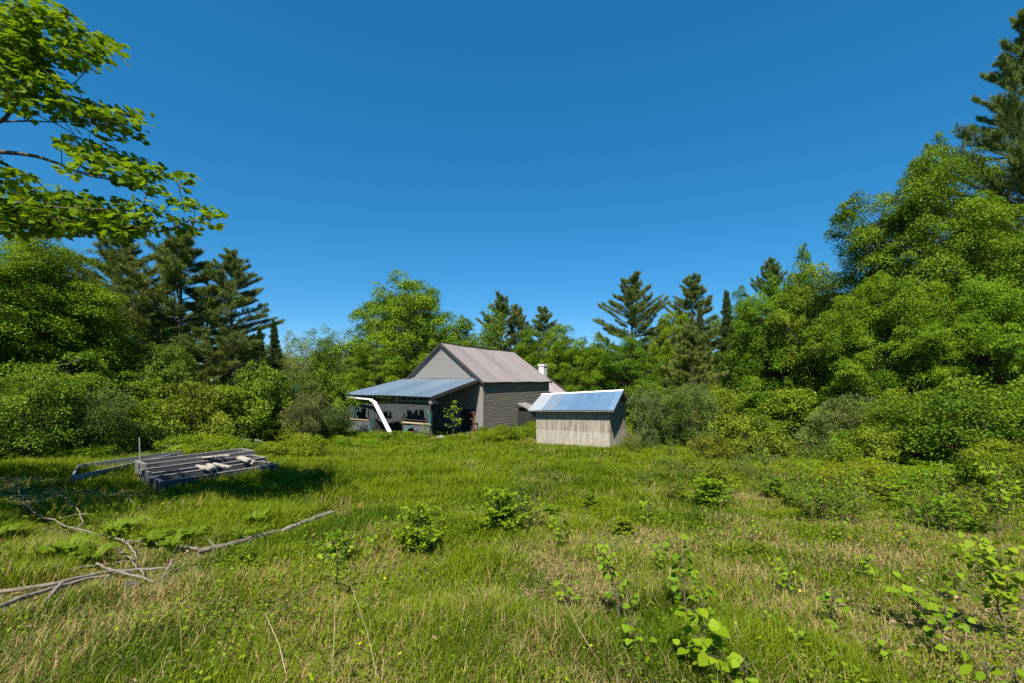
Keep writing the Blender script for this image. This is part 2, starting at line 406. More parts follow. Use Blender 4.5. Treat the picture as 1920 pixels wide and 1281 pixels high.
# ------------------------------------------------------------------ the house
C0 = Vector((-1.93, 30.0, 0)); C0.z = EYE - 3.45
ANG = math.radians(55)
HL, HW, HE, HR = 8.6, 7.34, 3.35, 5.97          # length, gable width, eave and ridge height
house = empty('farmhouse', C0, ANG, 'weathered grey clapboard farmhouse with a mauve corrugated roof and a blue roofed porch', 'house')
def ridge_z(x): return HR - .022 * x - .07 * math.sin(PI * min(max(x / HL, 0), 1))
def slope_z(x, y):   # roof surface of the main block
    t = abs(y - HW / 2) / (HW / 2)
    return ridge_z(x) + (HE - ridge_z(x)) * t
mb = MB()
def gspan(z):
    if z <= HE: return (0, HW)
    k = (z - HE) / (HR - HE) * HW / 2
    return (k, HW - k)
clapboards(mb, (0, 0, 0), (0, 1, 0), (-1, 0, 0), -.3, HR - .06, gspan, .115, .014, .004, 3, 1)
mb.add([(.03, 0, -.3), (.03, HW, -.3), (.03, HW, HE), (.03, HW / 2, HR - .03), (.03, 0, HE)], [(0, 1, 2, 3, 4)])
mb.build('gable_wall', M['gable_siding'], house)
mb = MB()
clapboards(mb, (0, 0, 0), (1, 0, 0), (0, -1, 0), -.3, HE - .02, lambda z: (0.06, HL), .115, .016, .018, 14, 2)
mb.box((.04, .03, -.3), (HL, .12, HE - .02))
mb.build('side_wall', M['wall_siding'], house)
mb = MB()
mb.box((.05, HW - .12, -.3), (HL, HW, HE - .05))
mb.add([(HL, 0, -.3), (HL, HW, -.3), (HL, HW, HE), (HL, HW / 2, ridge_z(HL) - .05), (HL, 0, HE)], [(0, 1, 2, 3, 4)])
mb.build('rear_wall', M['wall_siding'], house)
mb = MB()
mb.box((-.035, -.035, -.3), (.055, .10, HE + .02)); mb.box((.055, -.035, -.3), (.15, .0, HE - .03))
mb.build('corner_board', M['trim'], house)
# roof sheets
OV, EO = .18, .20
def roof_fn(side):
    def fn(u, v):
        e = HW / 2 + EO * 1.0
        y = HW / 2 - side * e * v
        z = slope_z(u, y) + .07 + .012 * math.sin(u * 2.1 + v * 3)
        nn = Vector((0, -side * (HR - HE), HW / 2)).normalized()
        return Vector((u, y, z)), nn
    return fn
roof = MB(); corrugated(roof, roof_fn(1), -OV, HL + OV, .18, .024, 8); corrugated(roof, roof_fn(-1), -OV, HL + OV, .18, .024, 4)
rf = roof.build('roof', M['mauve_roof'], house)
mb = MB()
for x in (-OV - .01, HL + OV - .02):
    for s in (1, -1):
        mb = MB()
        e = HW / 2 + EO
        p = Vector((x, HW / 2, ridge_z(x) - .02)); q = Vector((x, HW / 2 - s * e, slope_z(x, HW / 2 - s * e) - .02))
        mb.beam(p, q, .04, .15)
        mb.build('rake_board', M['dark_trim'], house)
mb = MB()
for i in range(24):
    x0 = -OV + (HL + 2 * OV) * i / 24; x1 = -OV + (HL + 2 * OV) * (i + 1) / 24
    mb.beam((x0, HW / 2, ridge_z(x0) + .095 + random.uniform(0, .02)), (x1 - .01, HW / 2, ridge_z(x1) + .095 + random.uniform(0, .02)), .16, .035)
mb.build('ridge_cap', M['dark_trim'], rf)
mb = MB(); mb.box((-.1, -EO + .05, HE - .16), (HL + .1, -EO + .07, HE - .05)); mb.box((-.1, -EO + .07, HE - .16), (HL + .1, -.02, HE - .14))
mb.build('eave_board', M['dark_trim'], house)
# rear wing
WX0, WX1, WR = HL + .01, 12.2, 4.55
def wing_fn(side):
    def fn(u, v):
        y = HW / 2 - side * 4.2 * v
        return Vector((u, y, WR - .66 * 4.2 * v)), Vector((0, -side * .55, .83))
    return fn
mb = MB(); corrugated(mb, wing_fn(1), WX0 + OV, WX1, .2, .02, 3); corrugated(mb, wing_fn(-1), WX0 + OV, WX1, .2, .02, 3)
wr = mb.build('wing_roof', M['wing_roof'], house)
mb = MB(); mb.beam((WX1, HW / 2, WR + .02), (WX1, HW / 2 - 4.2, WR - 2.77 + .02), .10, .20)
mb.build('rake_board', M['dark_trim'], wr); mb = MB(); mb.beam((WX1, HW / 2, WR + .02), (WX1, HW / 2 + 4.2, WR - 2.77 + .02), .10, .20)
mb.build('rake_board', M['dark_trim'], wr)
mb = MB(); mb.prism([(WX0, -.2, -.3), (WX0, HW + .2, -.3), (WX0, HW + .2, 1.9), (WX0, HW / 2, WR - .15), (WX0, -.2, 1.9)], (WX1 - WX0 - .15, 0, 0))
mb.build('wing_wall', M['wall_siding'], house, True)
mb = MB(); cx, cy = 11.7, 2.45
mb.box((cx - .27, cy - .27, 3.3), (cx + .27, cy + .27, 4.66)); mb.box((cx - .32, cy - .32, 4.66), (cx + .32, cy + .32, 4.84))
ch = mb.build('chimney', M['chimney'], wr)
mb = MB(); mb.box((cx - .2, cy - .2, 4.84), (cx + .2, cy + .2, 4.87)); mb.build('flue', M['dark_door'], ch)

# porch (a lean-to roof off the gable)
PX, PZ0, PZ1 = -4.72, 3.50, 2.46
def porch_fn(u, v):
    y0 = .02 + (.18 - .02) * (1 - v); y1 = 7.55 + .85 * v
    y = y0 + (y1 - y0) * u
    return Vector((-.03 + (PX + .03) * v, y, PZ0 + (PZ1 - PZ0) * v + .012 * math.sin(u * 9 + v * 4))), Vector((-.2, 0, .97))
mb = MB()
nu = 132
vs = []
for i in range(nu + 1):
    k = i % 6
    for j in range(7):
        p, n = porch_fn(i / nu, j / 6); vs.append(p + n * (.022 if k == 0 else .0))
mb.add(vs, [(i * 7 + j, i * 7 + j + 1, (i + 1) * 7 + j + 1, (i + 1) * 7 + j) for i in range(nu) for j in range(6)])
pr = mb.build('porch_roof', M['blue_roof'], house)
mb = MB()
p0, _ = porch_fn(0, 0); p1, _ = porch_fn(0, 1); mb.beam(p0 + Vector((0, -.02, -.09)), p1 + Vector((0, -.02, -.09)), .04, .17)
mb.build('rake_board', M['dark_trim'], pr); mb = MB()
p0, _ = porch_fn(1, 0); p1, _ = porch_fn(1, 1); mb.beam(p0 + Vector((0, .02, -.09)), p1 + Vector((0, .02, -.09)), .04, .17)
mb.build('rake_board', M['dark_trim'], pr)
mb = MB(); mb.box((-.10, .3, PZ0 + .0), (-.02, 7.3, PZ0 + .10)); mb.build('flashing', M['grey_wood'], pr)
for i in range(17):
    y = .30 + 7.75 * i / 16
    m_ = MB(); m_.beam((-.12, y * .93 + .1, PZ0 - .13), (PX + .10, y, PZ1 - .10), .05, .13); m_.build('rafter', M['grey_wood'], pr)
FX = -4.30
def front(px, py, dx=0.0):
    """point of the porch's front plane"""
    r = (px - 960) / F; a, g = Vector((math.cos(ANG), math.sin(ANG))), Vector((-math.sin(ANG), math.cos(ANG)))
    bx, by = C0.x + (FX + dx) * a.x, C0.y + (FX + dx) * a.y
    y = (r * by - bx) / (g.x - r * g.y)
    Y = by + y * g.y
    return Vector((FX + dx, y, EYE - (py - 712) / F * Y - C0.z))
# header, posts, floor, rails
mb = MB(); mb.box((FX - .06, .2, 2.06), (FX + .06, 8.25, 2.24)); mb.build('header_beam', M['porch_wood'], house)
a_, b_ = front(808, 752), front(742, 756)
mb = MB(); mb.box((FX - .09, a_.y, 2.09), (FX - .062, b_.y, 2.22)); mb.build('header_patch', M['green_beam'], house)
mb = MB(); mb.box((FX - .30, .1, 2.03), (FX + .3, .32, 2.22)); mb.build('beam_end', M['grey_wood'], house)
for px in (808, 757, 700, 656):
    q = front(px, 800)
    mb = MB(); mb.box((FX - .055, q.y - .06, -.35), (FX + .055, q.y + .06, 2.06)); mb.build('post', M['porch_wood'], house)
for (xx, yy) in ((-.15, 8.2), (-2.2, 8.2)):
    mb = MB(); mb.box((xx - .05, yy - .05, -.35), (xx + .05, yy + .05, 2.5)); mb.build('post', M['porch_wood'], house)
mb = MB(); mb.box((FX + .1, .35, -.28), (-.04, 8.2, -.02)); mb.build('porch_floor', M['porch_wood'], house)
mb = MB(); mb.box((FX + .1, 8.22, -.2), (-.04, 8.26, 1.5)); mb.build('end_wall', M['porch_wood'], house)
for (x0, x1, y0, y1, mt, dx) in ((655, 694, 784, 788.5, 'tan_board', -.10), (757, 810, 790, 797, 'tan_board', -.10), (757, 810, 786.5, 789.2, 'porch_wood', -.08),
                                 (757, 812, 809, 812, 'porch_wood', -.08), (690, 757, 785, 787, 'porch_wood', -.06), (705, 757, 812, 818, 'grey_wood', -.1)):
    p, q = front(x1, y1), front(x0, y0)
    mb = MB(); mb.box((FX + dx - .02, p.y, p.z), (FX + dx + .02, q.y, q.z)); mb.build('rail', M[mt], house)
# torn sheeting: a grid of columns between two ragged lines
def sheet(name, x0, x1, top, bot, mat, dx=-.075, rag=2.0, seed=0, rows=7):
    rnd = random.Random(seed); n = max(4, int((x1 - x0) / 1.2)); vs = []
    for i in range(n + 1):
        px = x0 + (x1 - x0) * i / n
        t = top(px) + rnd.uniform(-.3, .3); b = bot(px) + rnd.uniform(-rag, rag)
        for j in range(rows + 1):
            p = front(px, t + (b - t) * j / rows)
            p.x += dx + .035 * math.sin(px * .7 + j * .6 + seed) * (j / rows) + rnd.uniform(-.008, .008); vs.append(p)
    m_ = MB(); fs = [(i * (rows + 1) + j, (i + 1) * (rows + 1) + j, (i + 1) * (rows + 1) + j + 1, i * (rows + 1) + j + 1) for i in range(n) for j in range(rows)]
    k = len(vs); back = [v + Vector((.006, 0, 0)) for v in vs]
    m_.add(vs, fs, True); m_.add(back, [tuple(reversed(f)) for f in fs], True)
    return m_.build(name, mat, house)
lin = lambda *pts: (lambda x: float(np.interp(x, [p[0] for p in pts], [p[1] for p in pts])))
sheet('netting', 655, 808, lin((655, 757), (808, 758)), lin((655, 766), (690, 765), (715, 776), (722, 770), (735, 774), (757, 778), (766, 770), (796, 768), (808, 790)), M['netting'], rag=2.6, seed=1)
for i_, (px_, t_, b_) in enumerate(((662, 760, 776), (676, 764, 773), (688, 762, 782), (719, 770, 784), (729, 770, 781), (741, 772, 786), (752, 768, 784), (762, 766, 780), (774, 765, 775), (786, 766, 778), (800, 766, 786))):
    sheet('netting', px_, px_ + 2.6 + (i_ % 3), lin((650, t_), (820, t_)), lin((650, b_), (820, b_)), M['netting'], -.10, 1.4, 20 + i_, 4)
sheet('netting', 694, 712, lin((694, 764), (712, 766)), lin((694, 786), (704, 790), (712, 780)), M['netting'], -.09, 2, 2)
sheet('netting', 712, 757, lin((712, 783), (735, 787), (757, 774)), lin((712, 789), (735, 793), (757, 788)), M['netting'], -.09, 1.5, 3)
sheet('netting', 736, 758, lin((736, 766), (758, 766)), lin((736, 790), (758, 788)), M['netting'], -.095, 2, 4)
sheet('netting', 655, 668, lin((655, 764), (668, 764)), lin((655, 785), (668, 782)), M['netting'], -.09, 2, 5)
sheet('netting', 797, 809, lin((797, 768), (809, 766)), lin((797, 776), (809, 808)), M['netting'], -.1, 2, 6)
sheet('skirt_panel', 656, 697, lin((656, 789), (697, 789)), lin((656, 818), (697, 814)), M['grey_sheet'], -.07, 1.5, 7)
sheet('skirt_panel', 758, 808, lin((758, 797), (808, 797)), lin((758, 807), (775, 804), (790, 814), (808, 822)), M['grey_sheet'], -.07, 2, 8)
mb = MB(); q = front(697, 812); mb.box((FX - .2, q.y - .5, -.1), (FX + 1.6, q.y - .44, .95)); mb.build('inner_partition', M['porch_wood'], house)
# things about the porch
def to_world(v): return house.matrix_basis @ Vector(v)
HM = Matrix.Translation(C0) @ Matrix.Rotation(ANG, 4, 'Z')
gut = MB()
def channel(mb, p, q, w_, up):
    p, q = Vector(p), Vector(q); t = (q - p).normalized(); s = t.cross(Vector(up)).normalized(); u = s.cross(t)
    prof = [(-.5, .45), (-.5, -.4), (.5, -.4), (.5, .45), (.42, .45), (.42, -.32), (-.42, -.32), (-.42, .45)]
    vs = [c + s * (a * w_) + u * (b * w_) for c in (p, q) for a, b in prof]
    mb.add(vs, [(i, (i + 1) % 8, 8 + (i + 1) % 8, 8 + i) for i in range(8)] + [(0, 1, 2, 5, 6, 7), (2, 3, 4, 5), (13, 10, 9, 8, 15, 14), (13, 12, 11, 10)])
A1 = HM @ front(649, 744.5, -.42); A2 = HM @ front(694, 749, -.47); A3 = HM @ front(703, 755, -.55); A4 = HM @ front(736, 820, -.95)
channel(gut, A1, A2, .10, (0, 0, 1)); channel(gut, A2, A3, .15, (0, 0, 1)); channel(gut, A3, A4, .175, HM.to_3x3() @ Vector((-1, 0, .3)))
gr = empty('fallen_gutter', A4, 0, 'long white gutter fallen from the porch eave and leaning across its front', 'gutter')
g_ = gut.build('trough', M['white_paint'], gr, True); g_.matrix_parent_inverse = Matrix.Translation(-A4)
mb = MB(); mb.box((A1.x - .1, A1.y - .05, A1.z - .27), (A1.x + .06, A1.y + .05, A1.z - .04)); e_ = mb.build('end_piece', M['white_paint'], gr); e_.matrix_parent_inverse = Matrix.Translation(-A4)
def strap(pts, r, label, name='strap', mat='turquoise', cat='strap', group=None):
    m_ = MB(); m_.tube(pts, [q * .62 for q in r], 6); return tag(m_.build(name, M[mat], None), label, cat, group)
strap([HM @ front(670, 769, -.16), HM @ front(667, 776, -.17), HM @ front(670, 784, -.16)], [.10, .06, .05], 'turquoise plastic strip hanging in the upper opening beside the end post of the porch')
strap([HM @ front(698, 786, -.16), HM @ front(699, 797, -.2), HM @ front(692, 806, -.2), HM @ front(696, 817, -.22)], [.05, .07, .06, .16], 'turquoise cord trailing down to the ground below the middle porch post')
strap([HM @ front(771, 798, -.16), HM @ front(764, 805, -.2), HM @ front(757, 812, -.25), HM @ front(754, 816, -.3)], [.03, .06, .13, .15], 'turquoise scoop leaning under the tan rail of the porch', 'plastic_scoop', cat='scoop')
strap([HM @ front(802, 770, -.18), HM @ front(806, 780, -.17), HM @ front(807, 798, -.17)], [.08, .05, .03], 'turquoise shred caught on the corner post of the porch')
# bench and clutter under the porch
bn = empty('work_bench', HM @ Vector((-2.2, 4.2, -.02)), ANG, 'dark plank bench standing inside the shaded porch', 'bench')
mb = MB(); mb.box((-.35, -1.2, .70), (.35, 1.2, .76)); mb.build('top', M['porch_wood'], bn)
for sx in (-.3, .3):
    for sy in (-1.1, 1.1):
        mb = MB(); mb.box((sx - .04, sy - .04, 0), (sx + .04, sy + .04, .70)); mb.build('leg', M['porch_wood'], bn)
# dark door panel and leaning metal frame at the corner
mb = MB(); dp = empty('dark_door_panel', HM @ Vector((-.25, 1.15, -.1)), ANG, 'black door panel standing against the gable wall under the porch', 'door')
mb.box((-.03, -.48, 0), (.03, .48, 1.5)); mb.build('panel', M['dark_door'], dp)
mb = MB(); mb.box((-.05, -.48, 1.5), (.05, .48, 1.56)); mb.box((-.05, -.54, 0), (.05, -.48, 1.56)); mb.build('frame', M['porch_wood'], dp)
fr = empty('iron_frame', HM @ Vector((-.55, .25, -.1)), ANG, 'dark iron frame standing before the corner of the house', 'frame')
mb = MB(); mb.box((-.03, -.03, 0), (.03, .05, 1.45)); mb.build('upright', M['rust'], fr)
mb = MB(); mb.box((-.025, .05, 1.36), (.025, .62, 1.42)); mb.build('crossbar', M['rust'], fr); mb = MB(); mb.box((-.025, .05, .95), (.025, .45, 1.0)); mb.build('crossbar', M['rust'], fr)
# cellar hutch by the side wall
hx = 4.5
ht = empty('cellar_hutch', HM @ Vector((hx, -1.0, -.1)), ANG, 'low black hutch with a pale tilted lid against the side wall of the house', 'hutch')
mb = MB(); mb.box((-.5, -.25, 0), (.5, .92, 1.25)); mb.build('body', M['dark_door'], ht)
mb = MB(); mb.prism([(-.62, -.38, 1.27), (.6, -.38, 1.27), (.6, .9, 1.80), (-.62, .9, 1.80)], (0, 0, .05)); mb.build('lid', simple_mat('pale_lid', (.20, .18, .165), .7, 0, .2, 4), ht, True)
for k in range(3):
    mb = MB(); mb.box((-.46 + .32 * k, -.275, .05), (-.46 + .32 * k + .28, -.252, 1.2)); mb.build('door_plank', M['porch_wood'], ht)

# ------------------------------------------------------------------ the plywood shed
TH = math.radians(-30)
fx, fy = (1144 - 960) / F * 21.8, 21.8
S0 = Vector((fx, fy, EYE - 3.36))
shed = empty('plywood_shed', S0, TH, 'small leaning plywood shed with a blue metal gable roof standing in the grass', 'shed')
SW, SD = 3.95, 2.7        # front width, depth
def shz(x, y):            # top of the walls / roof deck: sags towards the far (negative x) end
    e = 2.02 + .075 * x / SW * 2
    rise = .74 + .10 * (x / SW + 1) - .10
    return e + rise * (1 - abs(y - SD / 2) / (SD / 2))
lean = lambda z: -.03 * z / 2
def wallpt(x, y, z): return Vector((x + lean(z), y, z))
def ply(mb, a, b, out, zt, groove=.2, seed=0):
    """sheet with shallow vertical grooves from a to b (x, y), top from zt(x, y)"""
    a = Vector((*a, 0)); b = Vector((*b, 0)); L = (b - a).length; n = int(L / groove); o = Vector((*out, 0)); vs = []
    for i in range(n + 1):
        for da, dn in (((-.008, 0), (-.004, -.012), (.004, -.012), (.008, 0)) if 0 < i < n else ((0, 0),)):
            p = a + (b - a) * (i / n) + (b - a).normalized() * da + o * dn
            t = zt(p.x, p.y)
            wv = .012 * math.sin(p.x * 2.3 + p.y * 1.7 + seed)
            vs += [wallpt(p.x, p.y, -.35) + o * wv, wallpt(p.x, p.y, 1.0) + o * wv * .4, wallpt(p.x, p.y, t)]
    k = len(vs) // 3
    mb.add(vs, [(i * 3 + j, (i + 1) * 3 + j, (i + 1) * 3 + j + 1, i * 3 + j + 1) for i in range(k - 1) for j in range(2)])
mb = MB(); ply(mb, (-SW, 0), (0, 0), (0, -1), shz); mb.build('front_wall', M['shed_wall'], shed)
mb = MB(); ply(mb, (0, 0.0), (0, SD), (1, 0), shz, .13, 2); mb.build('end_wall', M['shed_wall'], shed)
mb = MB(); ply(mb, (0, SD), (-SW, SD), (0, 1), shz, .4, 3); ply(mb, (-SW, SD), (-SW, 0), (-1, 0), shz, .2, 4); mb.build('back_wall', M['shed_wall'], shed)
GO, SE = .30, .33
def shed_roof_fn(side):
    def fn(u, v):
        e = SD / 2 + SE; y = SD / 2 - side * e * v
        z = shz(u, y) + .06
        return Vector((u + lean(z), y, z)), Vector((0, -side * .48, .87))
    return fn
pan = [(-SW - .33, -SW + .42, 'shed_roof_pale'), (-SW + .42, -SW + 1.15, 'shed_roof_steel'), (-SW + 1.15, GO, 'shed_roof_blue')]
M['shed_roof_pale'] = metal_mat('pale_zinc', (.24, .265, .285), (.31, .335, .35), .55, .2, 'X', 5)
M['shed_roof_steel'] = metal_mat('steel_sheet', (.20, .26, .32), (.26, .32, .38), .35, .5, 'X', 5)
M['shed_roof_blue'] = metal_mat('blue_zinc', (.11, .205, .32), (.23, .34, .45), .33, .5, 'X', .72)
for i, (u0, u1, mt) in enumerate(pan):
    mb = MB(); corrugated(mb, shed_roof_fn(1), u0, u1, .076, .012, 4)
    if i == 2: corrugated(mb, shed_roof_fn(-1), -SW - .33, GO, .3, .012, 4)
    o_ = mb.build('roof_sheet', M[mt], shed)
    for v_ in o_.data.vertices: v_.co.z += .003 * i
mb = MB()
for s in (1, -1):
    vs = []
    for i in range(21):
        u = -SW - .33 + (SW + .33 + GO) * i / 20
        p, n = shed_roof_fn(s)(u, 0); q, _ = shed_roof_fn(s)(u, .06)
        vs += [p + Vector((0, 0, .032)), q + n * .022]
    mb.add(vs, [(2 * i, 2 * i + 1, 2 * i + 3, 2 * i + 2) for i in range(20)])
mb.build('ridge_cap', M['white_paint'], shed, True)
mb = MB()
for s in (1, -1):
    f_ = shed_roof_fn(s); p, _ = f_(GO - .03, 0); q, _ = f_(GO - .03, 1); mb.beam(p + Vector((0, 0, -.06)), q + Vector((0, 0, -.06)), .035, .09)
    p, _ = f_(.2, 0); q, _ = f_(.2, 1); mb.beam(p + Vector((0, 0, -.07)), q + Vector((0, 0, -.07)), .04, .09)
mb.build('rafter', simple_mat('rafter_wood', (.2, .15, .1), .9, 0, .3, 6), shed)
mb = MB(); f_ = shed_roof_fn(1); p, _ = f_(-SW - .3, 1); q, _ = f_(GO, 1); mb.beam(p + Vector((0, .03, -.035)), q + Vector((0, .03, -.035)), .02, .05); mb.build('eave_edge', M['grey_wood'], shed)

# ------------------------------------------------------------------ planters
M['planter'] = simple_mat('planter_wood', (.075, .07, .065), .85, 0, .4, 3.5, (7, 1.2, 7), .3, c2=(.14, .13, .12))
M['planter_dark'] = simple_mat('planter_wood_dark', (.04, .04, .042), .8, 0, .4, 3.5, (7, 1.2, 7), .3, c2=(.085, .082, .082))
M['plank'] = simple_mat('loose_plank', (.27, .22, .17), .85, 0, .35, 6, (6, 1.5, 6), .2, c2=(.46, .40, .33))
M['grey_board'] = simple_mat('silver_board', (.17, .16, .15), .85, 0, .3, 4, (6, 1.5, 6), .2, c2=(.27, .25, .225))
M['soil'] = simple_mat('planter_soil', (.022, .018, .013), .95, 0, .4, 12)
LDIR = Vector((.566, .825, 0)).normalized(); SDIR = Vector((-.825, .566, 0)).normalized()
def planter(near, L, W, ztop, h, label, mat, grp='long wooden planters'):
    near = Vector((near[0], near[1], ztop)); rz = math.atan2(-LDIR.x, LDIR.y)
    r = empty('planter_box', near - Vector((0, 0, h)), rz, label, 'planter', grp)
    t = .04; hh = h / 2
    def boards(name, a, b, w_, d_):
        m_ = MB()
        for k in range(2):
            z0 = k * hh + (.003 if k else 0); z1 = (k + 1) * hh
            j = random.uniform(-.006, .006)
            m_.box((a[0] + (j if w_ else 0), a[1] + (0 if w_ else j), z0), (b[0] + (j if w_ else 0), b[1] + (0 if w_ else j), z1))
        return m_.build(name, mat, r)
    boards('side_board', (-t / 2, 0, 0), (t / 2, L, 0), 1, 0); boards('side_board', (-W - t / 2, 0, 0), (-W + t / 2, L, 0), 1, 0)
    boards('end_board', (-W + t / 2 + .001, .0, 0), (-t / 2 - .001, t, 0), 0, 1); boards('end_board', (-W + t / 2 + .001, L - t, 0), (-t / 2 - .001, L, 0), 0, 1)
    for (x, y) in ((-t / 2 - .035, t + .03), (-W + t / 2 + .035, t + .03), (-t / 2 - .035, L - t - .03), (-W + t / 2 + .035, L - t - .03)):
        m_ = MB(); m_.box((x - .03, y - .03, -.2), (x + .03, y + .03, h - .01)); m_.build('corner_post', mat, r)
    for (a, b) in (((-t / 2 - .008, -.006), (t / 2 + .008, L + .006)), ((-W - t / 2 - .008, -.006), (-W + t / 2 + .008, L + .006)), ((-W + t / 2 + .010, -.004), (-t / 2 - .010, t + .006)), ((-W + t / 2 + .010, L - t - .006), (-t / 2 - .010, L + .004))):
        m_ = MB(); m_.box((*a, h + .002), (*b, h + .016)); m_.build('sunlit_edge', M['grey_board'], r)  # added strips whose paler colour paints the sunlit top edges of the boards
    m_ = MB(); n = 10
    vs = [(-W + .03 + (W - .06) * i / 3, t + .01 + (L - 2 * t - .02) * j / n, h * .05 + random.uniform(-.02, .02)) for j in range(n + 1) for i in range(4)]
    m_.add(vs, [(j * 4 + i, j * 4 + i + 1, (j + 1) * 4 + i + 1, (j + 1) * 4 + i) for j in range(n) for i in range(3)], True); m_.build('soil', M['soil'], r)
    return r
planter((-7.69, 10.0), 2.55, .76, EYE - 2.25, .28, 'nearest of the three long planters, charcoal grey planks with two courses', M['planter_dark'])
planter((-8.40, 10.62), 2.62, .74, EYE - 2.19, .29, 'middle one of the three long planters, its front end dark in shade', M['planter_dark'])  # wood tone is dark all over; the maple's shadow falls on the front end
planter((-9.05, 11.25), 2.60, .74, EYE - 2.10, .30, 'farthest of the three long planters, silvery grey boards around dark soil', M['planter'])
# racked frame
fq = empty('broken_frame', Vector((-10.9, 11.5, ground_z(-10.9, 11.5))), 0, 'silver grey planter frame racked out of square beside the three planters', 'planter frame')
def brd(name, p, q, w_=.04, h=.15):
    m_ = MB(); m_.beam(Vector(p) - fq.location, Vector(q) - fq.location, w_, h, j=.004); return m_.build(name, M['plank'] if name == 'loose_brace' else M['grey_board'], fq)
zf = EYE - 2.30
brd('side_board', (-10.50, 10.88, zf - .07), (-10.35, 14.05, zf - .05)); brd('side_board', (-11.45, 12.05, zf - .02), (-10.40, 14.35, zf + .0))
brd('end_board', (-10.53, 10.90, zf - .07), (-11.45, 12.02, zf - .02)); brd('loose_brace', (-11.1, 12.0, zf - .10), (-9.9, 12.3, zf - .12), .09, .03)
brd('loose_brace', (-11.05, 11.85, zf - .20), (-10.75, 11.5, zf - .06), .07, .04)
# loose planks lying across the planters
def plank(px, py, d, ang, L, label, w_=.075, h=.035, tilt=0.0, z=0):
    p = P3(px, py, d); r = MB()
    n = 5
    for k in range(1):
        r.beam((-L / 2, 0, 0), (L / 2, 0, 0), w_, h, j=.004)
    o = r.build('plank', M['plank'], None); o.location = p + Vector((0, 0, z)); o.rotation_euler = (0, tilt, ang)
    return tag(o, label, 'plank', 'loose planks lying across the planters')
SA = math.atan2(SDIR.y, SDIR.x)
for i, (px, lb) in enumerate(((386.5, 'leftmost of the four parallel planks across the farthest planter'), (392.5, 'second from the left of four parallel planks across the farthest planter'),
                              (397.5, 'third from the left of four parallel planks across the farthest planter'), (402.5, 'rightmost of the four parallel planks across the farthest planter'))):
    plank(px, 857 - .4 * i, 12.25 + .03 * i, SA + .22 + .04 * i, .62, lb, tilt=.12, z=-.0)
plank(419, 854, 12.4, SA - .05, .66, 'single pale plank lying apart beside the four parallel planks', .06, tilt=.1)
for i, (px, py, lb) in enumerate(((459, 859, 'upper plank of the stack of four at the right hand end of the middle planter'), (456, 861.5, 'second plank of the stack of four at the end of the middle planter'),
                                  (466, 863.0, 'third plank of the stack of four at the end of the middle planter'), (463, 866, 'lowest plank of the stack of four at the end of the middle planter'))):
    plank(px, py, 12.1, SA - .18 + .03 * i, .85, lb, .09, .04, tilt=.02)
for i, (px, py, d, a, L, lb) in enumerate(((378, 876.5, 11.35, -.1, .62, 'foremost plank of the loose heap in the middle of the planters'), (386, 877.5, 11.2, -.05, .66, 'plank with a broken end in the loose heap of the planters'),
                                   (396, 874.5, 11.3, -.15, .6, 'plank slanting in the loose heap above the nearest planter'), (412, 872, 11.4, -.02, .7, 'palest wide plank of the loose heap on the planters'),
                                   (418, 873.5, 11.35, .02, .7, 'plank half under the palest wide plank of the loose heap'))):
    plank(px, py, d, SA + a, L, lb, .08, .04, tilt=random.uniform(-.08, .08))
# thin stake
mb = MB(); q = at(262, 11.9); mb.tube([q + Vector((0, 0, -.2)), q + Vector((.01, 0, .5)), P3(261.5, 820, 11.9)], [.018, .017, .015], 6)
tag(mb.build('garden_stake', M['grey_board']), 'thin upright grey stake standing behind the planters', 'stake')

# ------------------------------------------------------------------ small things near the buildings
def lump(name, loc, s, mat, label, cat, seed=0, sub=3, parts=None):
    bm = bmesh.new(); bmesh.ops.create_icosphere(bm, subdivisions=sub, radius=1)
    for v in bm.verts:
        k = 1 + .35 * mnoise.noise(v.co * 1.3 + Vector((seed, 0, 0))) + .12 * mnoise.noise(v.co * 4 + Vector((seed, 0, 0)))
        v.co = Vector((v.co.x * s[0], v.co.y * s[1], max(v.co.z, -.5) * s[2])) * k
    me = bpy.data.meshes.new(name); bm.to_mesh(me); bm.free()
    o = link_mesh(name, me, mat); o.location = loc; return tag(o, label, cat)
M['stone'] = simple_mat('grey_stone', (.24, .23, .215), .9, 0, .35, 5, (1, 1, 1), .6)
M['brownstone'] = simple_mat('brown_stone', (.30, .22, .15), .9, 0, .35, 5, (1, 1, 1), .6)
M['straw'] = simple_mat('straw_heap', (.36, .28, .15), .95, 0, .3, 14, (1, 1, 3), .8)
lump('boulder', ray_ground(500, 822), (.22, .2, .13), M['brownstone'], 'small pinkish brown stone half sunk in the grass behind the planters', 'stone', 1)
lump('stone', at(944, 28.5) + Vector((0, 0, .05)), (.7, .45, .3), M['brownstone'], 'tan stone lying in the grass at the foot of the side wall', 'stone', 2)
lump('metal_drum', ray_ground(824, 826), (.42, .3, .26), M['stone'], 'grey crumpled metal drum at the corner post of the porch', 'drum', 3)
mb = MB(); q = ray_ground(814, 827); mb.tube([q + Vector((-.15, 0, .1)), q + Vector((.1, -.1, .12))], .13, 10); tag(mb.build('rusty_can', M['rust']), 'rusty can lying in front of the grey drum', 'can')
lump('straw_heap', ray_ground(583, 803), (.9, .6, .22), M['straw'], 'low heap of dry straw in the grass left of the porch', 'heap', 5)
wb = empty('stone_pile', at(636, 33.5), 0, 'dark boxed pile with a flat grey top beside the porch end', 'pile')
mb = MB(); mb.box((-.9, -.5, -.2), (.9, .5, 1.05)); mb.build('body', M['dark_door'], wb)
mb = MB(); mb.box((-1.1, -.6, 1.06), (1.0, .6, 1.16)); mb.build('top_slab', M['stone'], wb)
